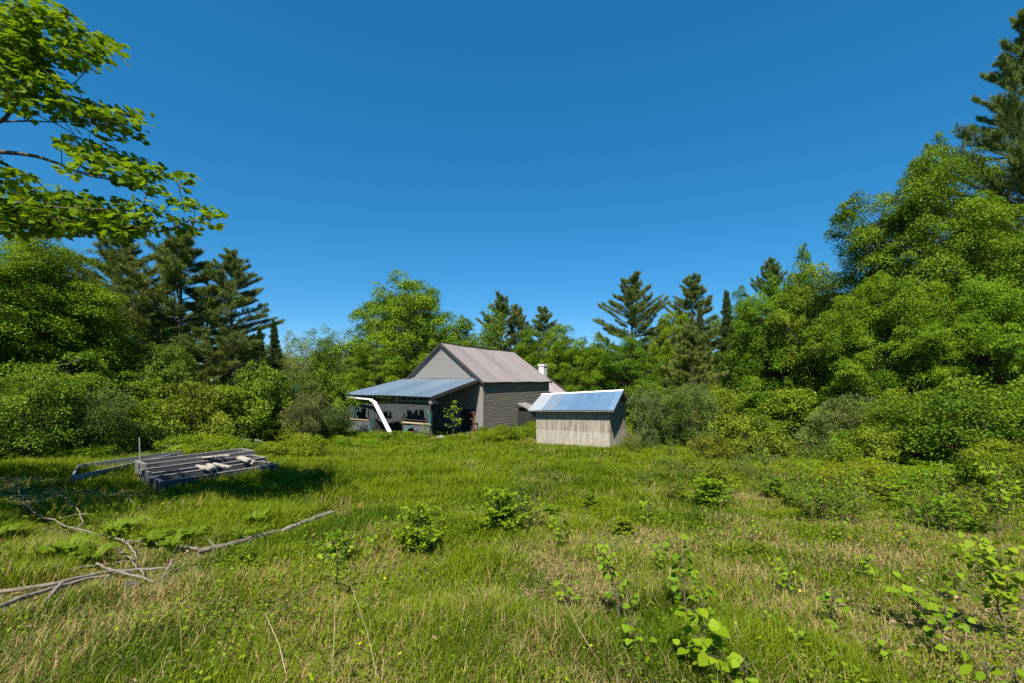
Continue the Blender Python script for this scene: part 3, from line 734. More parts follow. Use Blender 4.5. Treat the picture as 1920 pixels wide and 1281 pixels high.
for i, (px, py, lb) in enumerate(((1184, 826, 'lower plank of the small lumber pile behind the shed'), (1181, 822, 'middle plank of the small lumber pile behind the shed'), (1186, 819, 'top plank of the small lumber pile behind the shed'))):
    q = P3(px, py, 24.2); mb = MB(); mb.beam(q + Vector((-.55, .1 * i, 0)), q + Vector((.55, -.1, 0)), .16, .06, j=.01)
    tag(mb.build('lumber', M['deadwood']), lb, 'plank', 'lumber behind the shed')
tb = empty('tarp_bin', at(1424, 19.3) - Vector((0, 0, .22)), .4, 'black bin with a pale rim half hidden in the shrubs', 'bin')
mb = MB(); mb.tube([(0, 0, 0), (0, 0, .55)], [.18, .24], 12); mb.build('tub', M['blackplastic'], tb)
mb = MB(); mb.tube([(0, 0, .55), (0, 0, .58)], [.25, .25], 12); mb.build('rim', M['grey_sheet'], tb)
for i, (px, d, L, a) in enumerate(((900, 24.4, 1.6, .1), (925, 24.8, 1.0, -.2))):
    q = at(px, d); mb = MB(); mb.beam(q + Vector((-L / 2, 0, .10)), q + Vector((L / 2, a, .12)), .14, .03, j=.01)
    tag(mb.build('bleached_board', M['grey_board']), ('long' if i == 0 else 'short') + ' bleached board lying flat in the grass before the house corner', 'board')
# ------------------------------------------------------------------ plant prototypes
def sphere_dirs(rng, n):
    v = rng.normal(size=(n, 3)); return nrm(v)

def lobed(C, seed, amp=.28, freq=1.4):
    """uneven outline: pushes points out or in by direction"""
    D = nrm(C)
    return np.array([1 + amp * 1.6 * mnoise.noise(Vector(d) * freq + Vector((seed * 3.7, 0, 0))) for d in D])

def clump_leaves(rng, C, R, OUT, n_per, leaf, flat=.34, droop=.3, tpl='rhomb', wl=.75, jit=.5, hang=.35, thick=.13):
    """umbrella-shaped sprays: C centres, R radii, OUT outward directions"""
    cnt = np.maximum(6, (n_per * (R / R.mean()) ** 2)).astype(int)
    ix = np.repeat(np.arange(len(C)), cnt); n = len(ix)
    r = np.sqrt(rng.random(n)); ph = rng.random(n) * 2 * PI; r = r * (1 + .15 * rng.normal(size=n))
    el = (1 + .35 * np.sin(ix * 12.9898))
    P = np.stack([r * np.cos(ph) * R[ix] * el, r * np.sin(ph) * R[ix] / el, np.zeros(n)], 1)
    # each spray is turned its own way
    a = (ix * 2.399) % (2 * PI); ca, sa = np.cos(a), np.sin(a)
    P = np.stack([P[:, 0] * ca - P[:, 1] * sa, P[:, 0] * sa + P[:, 1] * ca, P[:, 2]], 1)
    P[:, 2] = flat * R[ix] * (1 - r ** 2) + rng.normal(size=n) * thick * R[ix] - rng.random(n) ** 2 * flat * R[ix] * 1.1
    P[:, 2] -= droop * (P[:, 0] * OUT[ix, 0] + P[:, 1] * OUT[ix, 1])
    Nn = np.stack([P[:, 0] / R[ix] * .55 + OUT[ix, 0] * .25, P[:, 1] / R[ix] * .55 + OUT[ix, 1] * .25, np.ones(n)], 1) + rng.normal(size=(n, 3)) * jit
    A = np.stack([P[:, 0] / R[ix] + OUT[ix, 0] * .6, P[:, 1] / R[ix] + OUT[ix, 1] * .6, -np.full(n, hang)], 1) + rng.normal(size=(n, 3)) * .45
    L = leaf * rng.uniform(.5, 1.35, n)
    ct = rng.normal(size=len(C)) * .2
    tint = .45 + ct[ix] + rng.normal(size=n) * .18
    return leaf_polys(C[ix] + P, A, Nn, L, L * wl, tpl), tint

def scatter_crown(rng, H, R, z0, n, rmin, rmax, seed, top_r=.55, prof=None, amp=.28, zsep=.55, sep=.62, holes=False):
    """centres of sprays through a lobed crown, thinned so that gaps stay"""
    zc = (z0 + H) / 2; hz = (H - z0) / 2
    out = []; rad = []
    tries = 0
    while len(out) < n and tries < n * 40:
        tries += 1
        d = sphere_dirs(rng, 1)[0]; f = rng.uniform(.42, 1) ** .6
        t = (d[2] + 1) / 2
        rr = R * (prof(t) if prof else 1.0)
        k = 1 + amp * 1.6 * mnoise.noise(Vector(d) * 1.5 + Vector((seed * 3.7, 0, 0))) + amp * .8 * mnoise.noise(Vector(d) * 3.4 + Vector((0, seed * 2.1, 0)))
        c = np.array([d[0] * rr * f * k, d[1] * rr * f * k, zc + d[2] * hz * f * (1 + (k - 1) * .5)])
        r = rng.uniform(rmin, rmax)
        if holes and mnoise.noise(Vector(c) * (2.6 / R) + Vector((seed * 1.9, seed, 0))) > .20: continue
        ok = True
        for o, q in zip(out, rad):
            e = (c - o) / np.array([1, 1, zsep])
            if e @ e < (sep * (r + q) / 2 * 1.5) ** 2: ok = False; break
        if ok: out.append(c); rad.append(r)
    return np.array(out), np.array(rad)

def limb_tree(mb, rng, C, H, z0, rt, every=1, lean=(0, 0), top=.9, sides=6):
    """trunk and a limb to each spray"""
    pts = [Vector((lean[0] * t + .02 * H * math.sin(t * 5 + 1) * .3, lean[1] * t + .02 * H * math.sin(t * 4) * .3, H * top * t)) for t in np.linspace(0, 1, 9)]
    pts[0].z = -.4
    mb.tube(pts, [rt * (1.25 if i == 0 else 1) * (1 - .92 * i / 8) + .01 for i in range(9)], 8)
    for c in C[::every]:
        h = np.linalg.norm(c[:2]); zs = max(z0 * .55, c[2] - .55 * h - .1 * H * rng.random()); zs = min(zs, H * top * .95)
        k = zs / (H * top); b = Vector((lean[0] * k, lean[1] * k, zs)); e = Vector(c)
        m1 = b.lerp(e, .4) + Vector((0, 0, .03 * h)) + Vector(rng.normal(size=3) * .03 * h); m2 = b.lerp(e, .75) + Vector((0, 0, .03 * h)) + Vector(rng.normal(size=3) * .03 * h)
        r0 = max(.018, min(rt * .45, .012 * h + .012)) * (1 - .5 * k)
        mb.tube([b, m1, m2, e], [r0, r0 * .7, r0 * .45, r0 * .2], 4, False)

def root_of(name, label=None, cat=None): return empty(name, (0, 0, -50), 0, label, cat)

def broadleaf(seed, H, R, z0, n, rmin, rmax, per, leaf, prof=None, amp=.28, mat='maple', bark='bark', flat=.34, name='maple_tree', cat='tree', inner=True, wl=.75, zsep=.55, **kw):
    rng = np.random.default_rng(seed)
    C, Rd = scatter_crown(rng, H - rmin * .3, R, z0, n, rmin, rmax, seed, prof=prof, amp=amp, zsep=zsep, sep=.70, holes=True)
    # small sprays that break the outline
    m_ = max(14, n // 5); D_ = sphere_dirs(rng, m_); D_[:, 2] = np.abs(D_[:, 2]) * .9 - .15; zc_ = (z0 + H) / 2
    ex = np.array([C[np.argmax(C @ d + .15 * rng.random(len(C)))] for d in (D_ * np.array([1, 1, R / (H / 2)]))]) + D_ * rng.uniform(.25, .8, (m_, 1)) + rng.normal(size=(m_, 3)) * .25
    C = np.concatenate([C, ex]); Rd = np.concatenate([Rd, rng.uniform(.5, .75, m_) * rmin])
    OUT = C.copy(); OUT[:, 2] = 0; OUT = OUT / np.maximum(1.0, np.linalg.norm(OUT, axis=1, keepdims=True)) * 1.0
    V, T = clump_leaves(rng, C, Rd, OUT, per, leaf, flat, wl=wl, **kw)
    r = root_of(name, None, cat)
    mb = MB(); limb_tree(mb, rng, C, H, z0, .017 * H + .03, 1)
    mb.build('trunk', M[bark], r)
    c = link_mesh('crown', poly_mesh('crown', V, 4, T), M[mat], r)
    return r

def pine(seed, H, Rm, z0, wh, prof, per=60, twigs=17, nl=.24, mat='pine', nper=5, droop=0.0, up=.5, irr=.35, name='pine_tree', dead=True, width=.034):
    """white pine: whorls of plume-like boughs"""
    rng = np.random.default_rng(seed); mb = MB()
    bend = rng.normal(size=2) * .012 * H
    tp = lambda z: Vector((bend[0] * math.sin(z / H * 3), bend[1] * math.sin(z / H * 2.4), z))
    mb.tube([tp(z) if i else Vector((0, 0, -.4)) for i, z in enumerate(np.linspace(0, H, 10))], [(.0155 * H) * (1 - .95 * i / 9) + .008 for i in range(10)], 8)
    Ps = []; As = []; Ns = []; Ts = []
    z = z0; az = rng.random() * 6
    while z < H * .985:
        t = (z - z0) / (H - z0)
        nb = int(rng.integers(3, nper + 2))
        az += rng.random()
        for b in range(nb):
            if rng.random() < .10 * irr: continue
            phi = az + b * 2 * PI / nb + rng.normal() * .35
            ln = Rm * prof(t) * (1 + irr * rng.normal() * .8)
            ln = min(max(.25 if droop == 0 else .05, ln), 1.3 * Rm * prof(t))
            e = math.radians((up * 62 * t ** 1.2 + 6 + rng.normal() * 7) - droop * (1 - t) * 40)
            d = Vector((math.cos(phi) * math.cos(e), math.sin(phi) * math.cos(e), math.sin(e)))
            b0 = tp(z + rng.normal() * .08)
            pts = [b0 + d * (ln * s) + Vector((0, 0, (.16 * s * s - .07 * s) * ln * (1 if droop == 0 else -.3))) for s in (0, .33, .66, 1)]
            mb.tube(pts, [.012 * ln + .008, .009 * ln + .006, .006 * ln + .005, .004], 4, False)
            side = Vector((-d.y, d.x, 0)).normalized()
            bt = rng.normal() * .12
            nt = max(4, int(twigs * (ln / Rm + .35)))
            for k in range(nt):
                s = rng.uniform(.28, 1.0) if t < .75 else rng.uniform(.1, 1)
                i = min(2, int(s * 3)); q = pts[i].lerp(pts[i + 1], s * 3 - i)
                sd = (1 if k % 2 else -1) * rng.uniform(.2, 1.0)
                tl = ln * .30 * (1.15 - s) + (.22 if droop == 0 else .07)
                tdir = (d * .75 + side * sd + Vector((0, 0, .22 + .1 * rng.normal()))).normalized()
                m = per
                f = rng.random(m)
                P = np.array(q)[None] + np.array(tdir)[None] * (f[:, None] * tl) + rng.normal(size=(m, 3)) * .06
                A = np.array(tdir)[None] * .9 + rng.normal(size=(m, 3)) * .6 + np.array([0, 0, .3])[None]
                Ps.append(P); As.append(A); Ts.append(np.full(m, .5 + bt) + rng.normal(size=m) * .17)
        z += wh * rng.uniform(.7, 1.25) * (1 - .45 * t)
    if dead:
        for _ in range(int(14)):
            z = rng.uniform(.12 * H, z0 + .1 * H); phi = rng.random() * 6.28; ln = rng.uniform(.5, Rm * .7)
            b0 = tp(z); d = Vector((math.cos(phi), math.sin(phi), rng.uniform(-.15, .2))); mb.tube([b0, b0 + d * ln * .5 + Vector((0, 0, -.03)), b0 + d * ln], [.02, .014, .005], 4, False)
    P = np.concatenate(Ps); A = np.concatenate(As); T = np.concatenate(Ts)
    n = len(P); Nn = rng.normal(size=(n, 3)) + np.array([0, 0, .8])[None]
    L = nl * rng.uniform(.7, 1.25, n)
    r = root_of(name, None, 'tree')
    mb.build('trunk', M['bark'], r)
    link_mesh('crown', poly_mesh('crown', leaf_polys(P, A, Nn, L, np.full(n, width), 'needle'), 3, T), M[mat], r)
    return r

def shrub(seed, H, R, n, per, leaf, mat='shrub', stems=9, rmin=.2, rmax=.38, flat=.5, wl=.6, z0=.05, name='shrub', amp=.4, tpl='rhomb', k=4, hang=.25, jit=.65, prof=None, bark='stem'):
    rng = np.random.default_rng(seed)
    C, Rd = scatter_crown(rng, H, R, z0, n, rmin, rmax, seed, amp=amp, prof=prof)
    OUT = C.copy(); OUT[:, 2] = 0; OUT = OUT / max(R, .3)
    V, T = clump_leaves(rng, C, Rd, OUT, per, leaf, flat, tpl=tpl, wl=wl, jit=jit, hang=hang, droop=.2)
    # shoots that stand out of the outline
    ns = max(6, n // 5); sp_, sa_, sn_ = [], [], []; sh = []
    for _ in range(ns):
        a = rng.random() * 6.28; rr = R * rng.uniform(.15, .95); b = Vector((math.cos(a) * rr * .7, math.sin(a) * rr * .7, H * rng.uniform(.45, .8) * (1.1 - .5 * rr / R)))
        e = b + Vector((math.cos(a) * rr * .35, math.sin(a) * rr * .35, 1)).normalized() * H * rng.uniform(.25, .5); sh.append((b, e))
        for _k in range(26):
            q = b.lerp(e, rng.uniform(.1, 1) ** .8); az = rng.random() * 6.28
            sp_.append(np.array(q) + rng.normal(size=3) * .02); sa_.append(np.array([math.cos(az), math.sin(az), .35 - hang])); sn_.append(np.array([0, 0, 1.]) + rng.normal(size=3) * .5)
    Ls_ = leaf * rng.uniform(.6, 1.2, len(sp_))
    V = np.concatenate([V, leaf_polys(np.array(sp_), np.array(sa_), np.array(sn_), Ls_, Ls_ * wl, tpl)]); T = np.concatenate([T, .62 + rng.normal(size=len(sp_)) * .18])
    r = root_of(name, None, 'shrub'); mb = MB()
    for b, e in sh: mb.tube([(b.x * .15, b.y * .15, 0), b, e], [.006, .004, .002], 3, False)
    for i, c in enumerate(C):
        if i % 4 and n > 40: continue
        b = Vector((c[0] * .12, c[1] * .12, -.15)); e = Vector(c) + Vector((0, 0, .1))
        m = b.lerp(e, .5) + Vector((-c[0] * .12, -c[1] * .12, .05 * H)); r0 = .007 * H + .004
        mb.tube([b, m, e], [r0, r0 * .7, r0 * .25], 4, False)
    mb.build('stem', M[bark], r)
    link_mesh('foliage', poly_mesh('foliage', V, k, T), M[mat], r)
    return r

prof_round = lambda t: .62 + .55 * math.sin(PI * min(1, t * .92 + .06))
prof_wide = lambda t: 1.12 - .5 * t
prof_oval = lambda t: 1.0
prof_narrow = lambda t: 1.05 - .45 * t
pp_old = lambda t: (.52 + .62 * math.sin(PI * min(1, (t * .85 + .22)))) * (1 - .66 * max(0, t - .45) / .55)
pp_young = lambda t: 1.02 * (1 - t) ** .8 + .05
pp_spr = lambda t: (1 - t) ** .9 + .03

PROTO = {}
PROTO['mapleA'] = broadleaf(11, 14, 5.2, 1.6, 170, .6, 1.25, 280, .165, prof_wide, jit=.42, flat=.55, thick=.12, zsep=.8, amp=.4, droop=.08)
PROTO['mapleB'] = broadleaf(12, 13, 4.4, 1.2, 150, .6, 1.15, 280, .16, prof_oval, amp=.45, jit=.42, flat=.55, thick=.12, zsep=.8, droop=.08)
PROTO['mapleC'] = broadleaf(13, 15, 4.8, 1.8, 170, .6, 1.2, 280, .165, prof_narrow, amp=.45, jit=.42, flat=.55, thick=.12, zsep=.8, droop=.08)
PROTO['mapleN'] = broadleaf(21, 16, 5.6, 1.0, 420, .5, 1.15, 480, .112, prof_wide, amp=.42, flat=.5, jit=.42, thick=.12, zsep=.75, droop=.08)      # seen from nearby: finer leaves
PROTO['mapleM'] = broadleaf(22, 11, 5.2, .6, 360, .5, 1.1, 480, .112, prof_wide, amp=.38, flat=.45, jit=.4, thick=.11, zsep=.7, droop=.08)
PROTO['poplarA'] = broadleaf(31, 9, 1.9, .6, 110, .4, .7, 110, .13, prof_narrow, amp=.4, bark='bark_pale', name='poplar_tree', flat=.6)
PROTO['poplarB'] = broadleaf(32, 8, 2.2, .5, 110, .4, .75, 70, .13, prof_oval, amp=.45, bark='bark_pale', name='poplar_tree', flat=.6)
PROTO['pineA'] = pine(41, 15, 3.6, 3.2, .62, pp_old, irr=.42)
PROTO['pineB'] = pine(42, 14, 3.3, 2.2, .58, pp_old, irr=.5)
PROTO['pineC'] = pine(43, 17, 3.4, 6.0, .66, pp_old, irr=.55)
PROTO['pineY'] = pine(44, 9, 3.0, .5, .5, pp_young, irr=.3)
PROTO['pineN'] = pine(45, 27, 5.4, 7.0, .72, pp_old, irr=.45, per=95, twigs=20, nl=.25, width=.034)
PROTO['spruceA'] = pine(51, 10, 1.7, .3, .30, pp_spr, mat='spruce', per=34, twigs=11, nl=.12, nper=7, droop=.55, up=.75, irr=.2, name='spruce_tree', dead=False, width=.04)
PROTO['appleA'] = shrub(61, 4.4, 2.6, 170, 230, .13, 'shrub', name='round_bush', rmin=.35, rmax=.6, amp=.22, wl=.6, jit=.45)
PROTO['shrubA'] = shrub(62, 2.2, 1.25, 75, 170, .09, 'shrub', wl=.68, rmin=.2, rmax=.42, jit=.45)
PROTO['shrubB'] = shrub(63, 2.6, 1.0, 70, 170, .09, 'shrub', wl=.65, rmin=.2, rmax=.38, amp=.5, jit=.45)
PROTO['shrubC'] = shrub(64, 1.5, 1.3, 70, 150, .078, 'shrub', wl=.68, rmin=.18, rmax=.36, jit=.45)
PROTO['willowA'] = shrub(65, 2.3, 1.35, 80, 190, .09, 'willow', wl=.36, rmin=.2, rmax=.4, amp=.45, hang=-.4)
PROTO['willowB'] = shrub(66, 1.6, 1.0, 60, 170, .07, 'willow', wl=.40, rmin=.18, rmax=.34, amp=.5, hang=-.4)
PROTO['shrubN'] = shrub(67, 2.6, 1.5, 130, 200, .066, 'shrub', wl=.72, rmin=.2, rmax=.42, amp=.4, jit=.45)         # near ones
PROTO['shrubL'] = shrub(68, 1.1, .75, 44, 110, .058, 'weed', wl=.66, rmin=.14, rmax=.28, amp=.45, jit=.45)
PROTO['bushH'] = shrub(69, 1.3, .8, 34, 34, .066, 'aspen', wl=.9, rmin=.16, rmax=.32, amp=.5, jit=.45, tpl='heart', k=10)
def thicket(seed, H, R, ns, per, leaf, mat, tpl, wl, name='shrub'):
    """loose brush: leaning stems with leaves along them"""
    rng = np.random.default_rng(seed); r = root_of(name, None, 'shrub'); mb = MB(); Ps, As, Ns = [], [], []
    for i in range(ns):
        a = rng.random() * 6.28; rr = R * rng.random() ** .6; h = H * rng.uniform(.45, 1.0) * (1.1 - .3 * rr / R)
        b = Vector((math.cos(a) * rr * .3, math.sin(a) * rr * .3, -.05)); e = Vector((math.cos(a) * rr, math.sin(a) * rr, h)); m = b.lerp(e, .5) + Vector((-math.cos(a), -math.sin(a), .6)) * .12 * rr
        st = [b, b.lerp(m, .6), m, m.lerp(e, .5) + Vector((0, 0, .03 * h)), e]; mb.tube(st, [.007, .006, .0045, .003, .0015], 4, False)
        segs = [(st[2], st[3]), (st[3], st[4]), (st[1], st[2])]
        for k in range(5):
            s_ = rng.uniform(.3, .95); p = b.lerp(e, s_) + (m - b.lerp(e, .5)) * (1 - abs(2 * s_ - 1)); az = rng.random() * 6.28; ln = rng.uniform(.12, .26) * H
            q = p + Vector((math.cos(az) * ln, math.sin(az) * ln, ln * rng.uniform(.2, .9))); mb.tube([p, q], [.003, .0012], 3, False); segs += [(p, q), (p.lerp(q, .5), q)]
        for k in range(per):
            p, q = segs[int(rng.integers(len(segs)))]; az = rng.random() * 6.28
            Ps.append(np.array(p.lerp(q, rng.random() ** .7)) + rng.normal(size=3) * .012); As.append(np.array([math.cos(az), math.sin(az), rng.uniform(-.5, .4)])); Ns.append(np.array([math.cos(az) * .3, math.sin(az) * .3, 1.]) + rng.normal(size=3) * .4)
    L = leaf * rng.uniform(.5, 1.3, len(Ps)); mb.build('stem', M['stem'], r)
    link_mesh('foliage', poly_mesh('foliage', leaf_polys(np.array(Ps), np.array(As), np.array(Ns), L, L * wl, tpl), len(TPL[tpl]), .5 + rng.normal(size=len(Ps)) * .22), M[mat], r); return r
PROTO['brushA'] = thicket(91, 1.3, .8, 16, 60, .062, 'aspen', 'oval', .72)
PROTO['brushB'] = thicket(92, 1.1, .7, 14, 60, .055, 'shrub', 'oval', .6)
PROTO['brushC'] = thicket(93, 1.5, .6, 12, 70, .055, 'willow', 'oval', .4)
PROTO['brushD'] = thicket(94, .9, .55, 24, 75, .06, 'aspen', 'heart', .88)
rng0 = np.random.default_rng(71)
def bare_tree(seed):
    rng = np.random.default_rng(seed); mb = MB(); H = 7
    C, _ = scatter_crown(rng, H, 1.8, 1.5, 60, .3, .5, seed, amp=.3)
    limb_tree(mb, rng, C, H, 1.5, .09, 1)
    tw = mb
    for c in C:
        for _ in range(5):
            d = Vector((c[0] * .3, c[1] * .3, .6)) + Vector(rng.normal(size=3) * .45); tw.tube([Vector(c), Vector(c) + d * .5, Vector(c) + d], [.012, .009, .004], 3, False)
    r = root_of('bare_tree', None, 'tree'); mb.build('trunk', M['bark_pale'], r); return r
PROTO['bareA'] = bare_tree(72)
PH = dict(mapleA=14, mapleB=13, mapleC=15, mapleN=16, mapleM=11, poplarA=9, poplarB=8, pineA=15, pineB=14, pineC=17, pineY=9, pineN=27, spruceA=10, bareA=7, appleA=4.4, shrubA=2.2, shrubB=2.6, shrubC=1.5,
          willowA=2.3, willowB=1.6, shrubN=2.6, shrubL=1.1, bushH=1.3, brushA=1.3, brushB=1.1, brushC=1.5, brushD=.9)
PR = dict(mapleA=5.6, mapleB=4.6, mapleC=4.8, mapleN=6.0, mapleM=5.6, poplarA=2.0, poplarB=2.4, pineA=3.6, pineB=3.3, pineC=3.4, pineY=3.0, pineN=5.4, spruceA=1.7, bareA=1.9, appleA=2.7, shrubA=1.35, shrubB=1.1,
          shrubC=1.4, willowA=1.45, willowB=1.05, shrubN=1.6, shrubL=.8, bushH=.9, brushA=.9, brushB=.8, brushC=.7, brushD=.65)
_used = {}
prnd = random.Random(99)
def plant(kind, px, d, top, half=None, label=None, group=None, color=(1, 1, 1), rz=None, jit=.0):
    """kind of plant at bearing px and distance d, its top seen at height top and its crown half wide (px)"""
    g = at(px, d); h = (EYE - (top - 712) / F * d) - g.z
    s = h / PH[kind]; sw = s if half is None else (half / F * d) / PR[kind]
    rz = prnd.random() * 6.28 if rz is None else rz
    loc = g - Vector((0, 0, .03))
    if kind not in _used:
        r = PROTO[kind]; _used[kind] = 1
        r.location = loc; r.rotation_euler = (0, 0, rz); r.scale = (sw, sw, s)
        for ch in r.children:
            if ch.name.split('.')[0] in ('crown', 'foliage'): ch.color = (*color, 1)
        tag(r, label, None, group)
    else:
        r = dup(PROTO[kind], loc, rz, (sw, sw, s), color, label, group)
        if not group and 'group' in r: del r['group']
    return r

Y = (1.25, 1.12, .8); G1 = (.9, 1.0, .95); OL = (1.15, 1.0, 1.1); DK = (.75, .82, .8); BR = (1.15, 1.12, .9); GY = (1.1, 1.0, 1.8)
# --- the tree line, each one by itself
plant('mapleN', 55, 20.5, 428, 185, 'big bright maple below the overhanging leafy boughs, sunlit tiers of leaves to the ground', color=BR)
plant('mapleM', -190, 17, 400, 230, 'broad maple cut off by the picture edge beyond the planters', color=(1, 1, 1))
plant('mapleC', 150, 33, 500, 120, 'deep green maple squeezed between the big bright maple and the first pine', color=DK)
plant('pineA', 232, 31, 440, 95, 'tall pine with a bare dark trunk next to the big bright maple', 'pines on the west side', (1.12, 1.05, 1.0))
plant('pineB', 345, 32, 436, 100, 'broadest of the three big pines, between the other two', 'pines on the west side', (1.1, 1.05, .9))
plant('pineC', 436, 33, 474, 66, 'slender pine with open one sided boughs over blue sky, last of the three big pines', 'pines on the west side', (1, 1, 1))
plant('spruceA', 456, 41, 608, 26, 'dark narrow spruce just behind the slender pine', 'dark spruces', (.9, .9, .9))
plant('spruceA', 487, 42, 612, 26, 'middle dark spruce between two others of its height', 'dark spruces', (.9, .9, .9))
plant('spruceA', 513, 40, 600, 28, 'tallest dark spruce, at the open end of the row of three', 'dark spruces', (.85, .9, .9))
plant('bareA', 545, 62, 634, 30, 'brownish leafless tree right after the dark spruces', color=(1, 1, 1))
plant('poplarB', 574, 55, 615, 36, 'light green poplar standing highest in the low gap of the skyline', color=(1.2, 1.1, 1.0))
plant('poplarA', 611, 57, 618, 30, 'pointed olive green poplar in the low gap of the skyline', color=(.95, .95, 1.1))
plant('poplarB', 540, 50, 655, 30, 'low brownish green tree in front of the leafless tree', color=(1.25, .95, 1.2))
plant('bareA', 645, 60, 622, 28, 'grey leafless tree between the olive poplar and the big round maple')
plant('bareA', 662, 64, 628, 24, 'thin leafless tree touching the edge of the big round maple')
plant('poplarA', 672, 46, 640, 36, 'bluish green young tree at the foot of the big round maple', color=(.85, 1, 1.3))
plant('mapleA', 762, 45, 506, 106, 'big round maple rising behind the farmhouse gable', color=BR, rz=1.0)
plant('mapleB', 775, 53, 535, 80, 'maple right behind the big round one, showing through the gaps of its crown', color=(.95, 1, .9))
plant('mapleB', 705, 40, 640, 58, 'lower bright maple in front of the big round one beside the porch roof', color=(1.15, 1.1, .9))
plant('mapleC', 872, 52, 606, 40, 'yellow green tree just over the ridge of the farmhouse', color=Y)
plant('pineA', 938, 60, 552, 42, 'twin topped pine showing above the roof of the farmhouse', color=(1, 1, 1))
plant('pineB', 968, 62, 572, 34, 'pine leaning against the twin topped pine above the roof', color=(1, 1, 1))
plant('poplarA', 922, 50, 585, 36, 'fresh green tree growing up before the twin topped pine', color=(1, 1.02, .9))
plant('pineB', 1018, 64, 576, 38, 'smaller blue green pine between the twin topped pine and the chimney', color=(.9, 1, 1.1))
plant('mapleB', 1040, 49, 610, 52, 'bright maple behind the white chimney', color=BR)
plant('mapleA', 1092, 46, 628, 50, 'low bright maple filling the dip of the skyline above the shed', color=(1.1, 1.08, .9))
plant('mapleC', 985, 50, 630, 45, 'green maple behind the end of the mauve roof', color=(.95, 1, 1))
plant('mapleB', 1170, 42, 634, 58, 'dark green round maple just behind the shed', color=(.72, .88, .9))
plant('mapleC', 1122, 44, 640, 40, 'yellow green maple between the dip of the skyline and the dark round maple', color=Y)
plant('pineA', 1188, 50, 516, 60, 'tall free standing pine with long low boughs beyond the shed', color=(1.0, 1, .95), rz=.6)
plant('pineB', 1298, 50, 517, 52, 'pine with a flat forked top, next tallest after the free standing one', color=(1.0, 1.02, .95), rz=2.2)
plant('pineY', 1245, 47, 600, 45, 'short dark pine between the two tall pines', color=(.95, .95, .9))
plant('mapleB', 1262, 44, 588, 40, 'yellow green maple glowing between the pines', color=(1.35, 1.2, .8))
plant('pineY', 1292, 36, 612, 62, 'broad young pine with pale olive boughs down to the shrubs', color=(1.25, 1.15, 1.0))
plant('spruceA', 1313, 43, 575, 22, 'shorter dark spire of the two slim spruces in the tree line', color=(.9, .9, .9))
plant('spruceA', 1362, 40, 545, 32, 'taller slim spruce spire standing alone before the green maples', color=(.9, .95, .9))
plant('pineC', 1446, 45, 488, 40, 'pine whose tuft shows above the maples', color=(.9, 1, 1))
plant('mapleC', 1385, 43, 556, 40, 'light green maple behind the lone spruce spire', color=(1.0, 1.05, .95))
plant('mapleA', 1440, 35, 514, 78, 'dense maple with a rounded crown below the tuft of the pine', color=(.9, 1, .95), rz=2)
plant('mapleB', 1530, 33, 500, 75, 'olive toned maple leaning on the tallest maple', color=(1.3, 1.08, 1.3))
plant('mapleC', 1500, 40, 488, 55, 'green maple top behind the olive toned maple', color=(.9, 1, .9))
plant('mapleN', 1735, 27, 278, 168, 'tallest maple, a great airy crown in front of the giant pine', color=(1.02, 1.0, 1.05), rz=.9)
plant('mapleM', 1665, 21.5, 520, 120, 'bright maple with spreading tiers in front of the tallest maple', color=(1.1, 1.1, .85), rz=.4)
plant('mapleM', 1840, 19.5, 530, 125, 'fresh green maple low at the foot of the giant pine', color=(1.0, 1.1, .9), rz=2.4)
plant('pineN', 1935, 31, 25, 112, 'giant dark pine towering at the edge of the clearing', color=(.95, 1.0, .95), rz=3.6)
plant('mapleA', 2080, 24, 330, 190, 'maple beyond the giant pine mostly out of the picture', color=G1)
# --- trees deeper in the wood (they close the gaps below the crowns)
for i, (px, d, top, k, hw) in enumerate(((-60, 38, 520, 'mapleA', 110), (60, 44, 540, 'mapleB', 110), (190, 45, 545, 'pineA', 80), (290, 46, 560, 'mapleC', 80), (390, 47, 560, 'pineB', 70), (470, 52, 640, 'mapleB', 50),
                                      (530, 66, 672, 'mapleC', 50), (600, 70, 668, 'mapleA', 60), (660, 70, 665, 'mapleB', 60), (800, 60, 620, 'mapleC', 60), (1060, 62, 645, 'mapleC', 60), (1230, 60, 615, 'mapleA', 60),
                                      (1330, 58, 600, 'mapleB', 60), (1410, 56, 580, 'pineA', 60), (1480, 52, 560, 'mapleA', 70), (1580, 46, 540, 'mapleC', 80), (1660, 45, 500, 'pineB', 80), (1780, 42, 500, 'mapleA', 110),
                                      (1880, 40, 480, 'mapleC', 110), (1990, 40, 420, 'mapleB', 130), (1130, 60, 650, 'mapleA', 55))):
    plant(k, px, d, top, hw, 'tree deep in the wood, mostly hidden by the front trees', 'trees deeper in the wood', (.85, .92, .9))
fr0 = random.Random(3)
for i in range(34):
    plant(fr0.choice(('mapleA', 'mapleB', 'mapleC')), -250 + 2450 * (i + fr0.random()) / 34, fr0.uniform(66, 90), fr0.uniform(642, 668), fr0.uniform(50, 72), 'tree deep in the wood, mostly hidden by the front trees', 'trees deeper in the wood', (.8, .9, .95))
def belt(n, x0, x1, d0, d1, kinds, label, group, tops, seed, cols, half=(30, 60), skip=None):
    r = random.Random(seed)
    for i in range(n):
        px = x0 + (x1 - x0) * (i + r.random()) / n; d = r.uniform(d0, d1)
        if skip and skip(px, d): continue
        gy = 712 + F * (EYE - at(px, d).z) / d
        hpx = r.uniform(*tops) * F / d
        c = r.choice(cols); c = tuple(v * r.uniform(.88, 1.12) for v in c)
        plant(r.choice(kinds), px, d, gy - hpx, r.uniform(*half) * 18 / d, label, group, c)
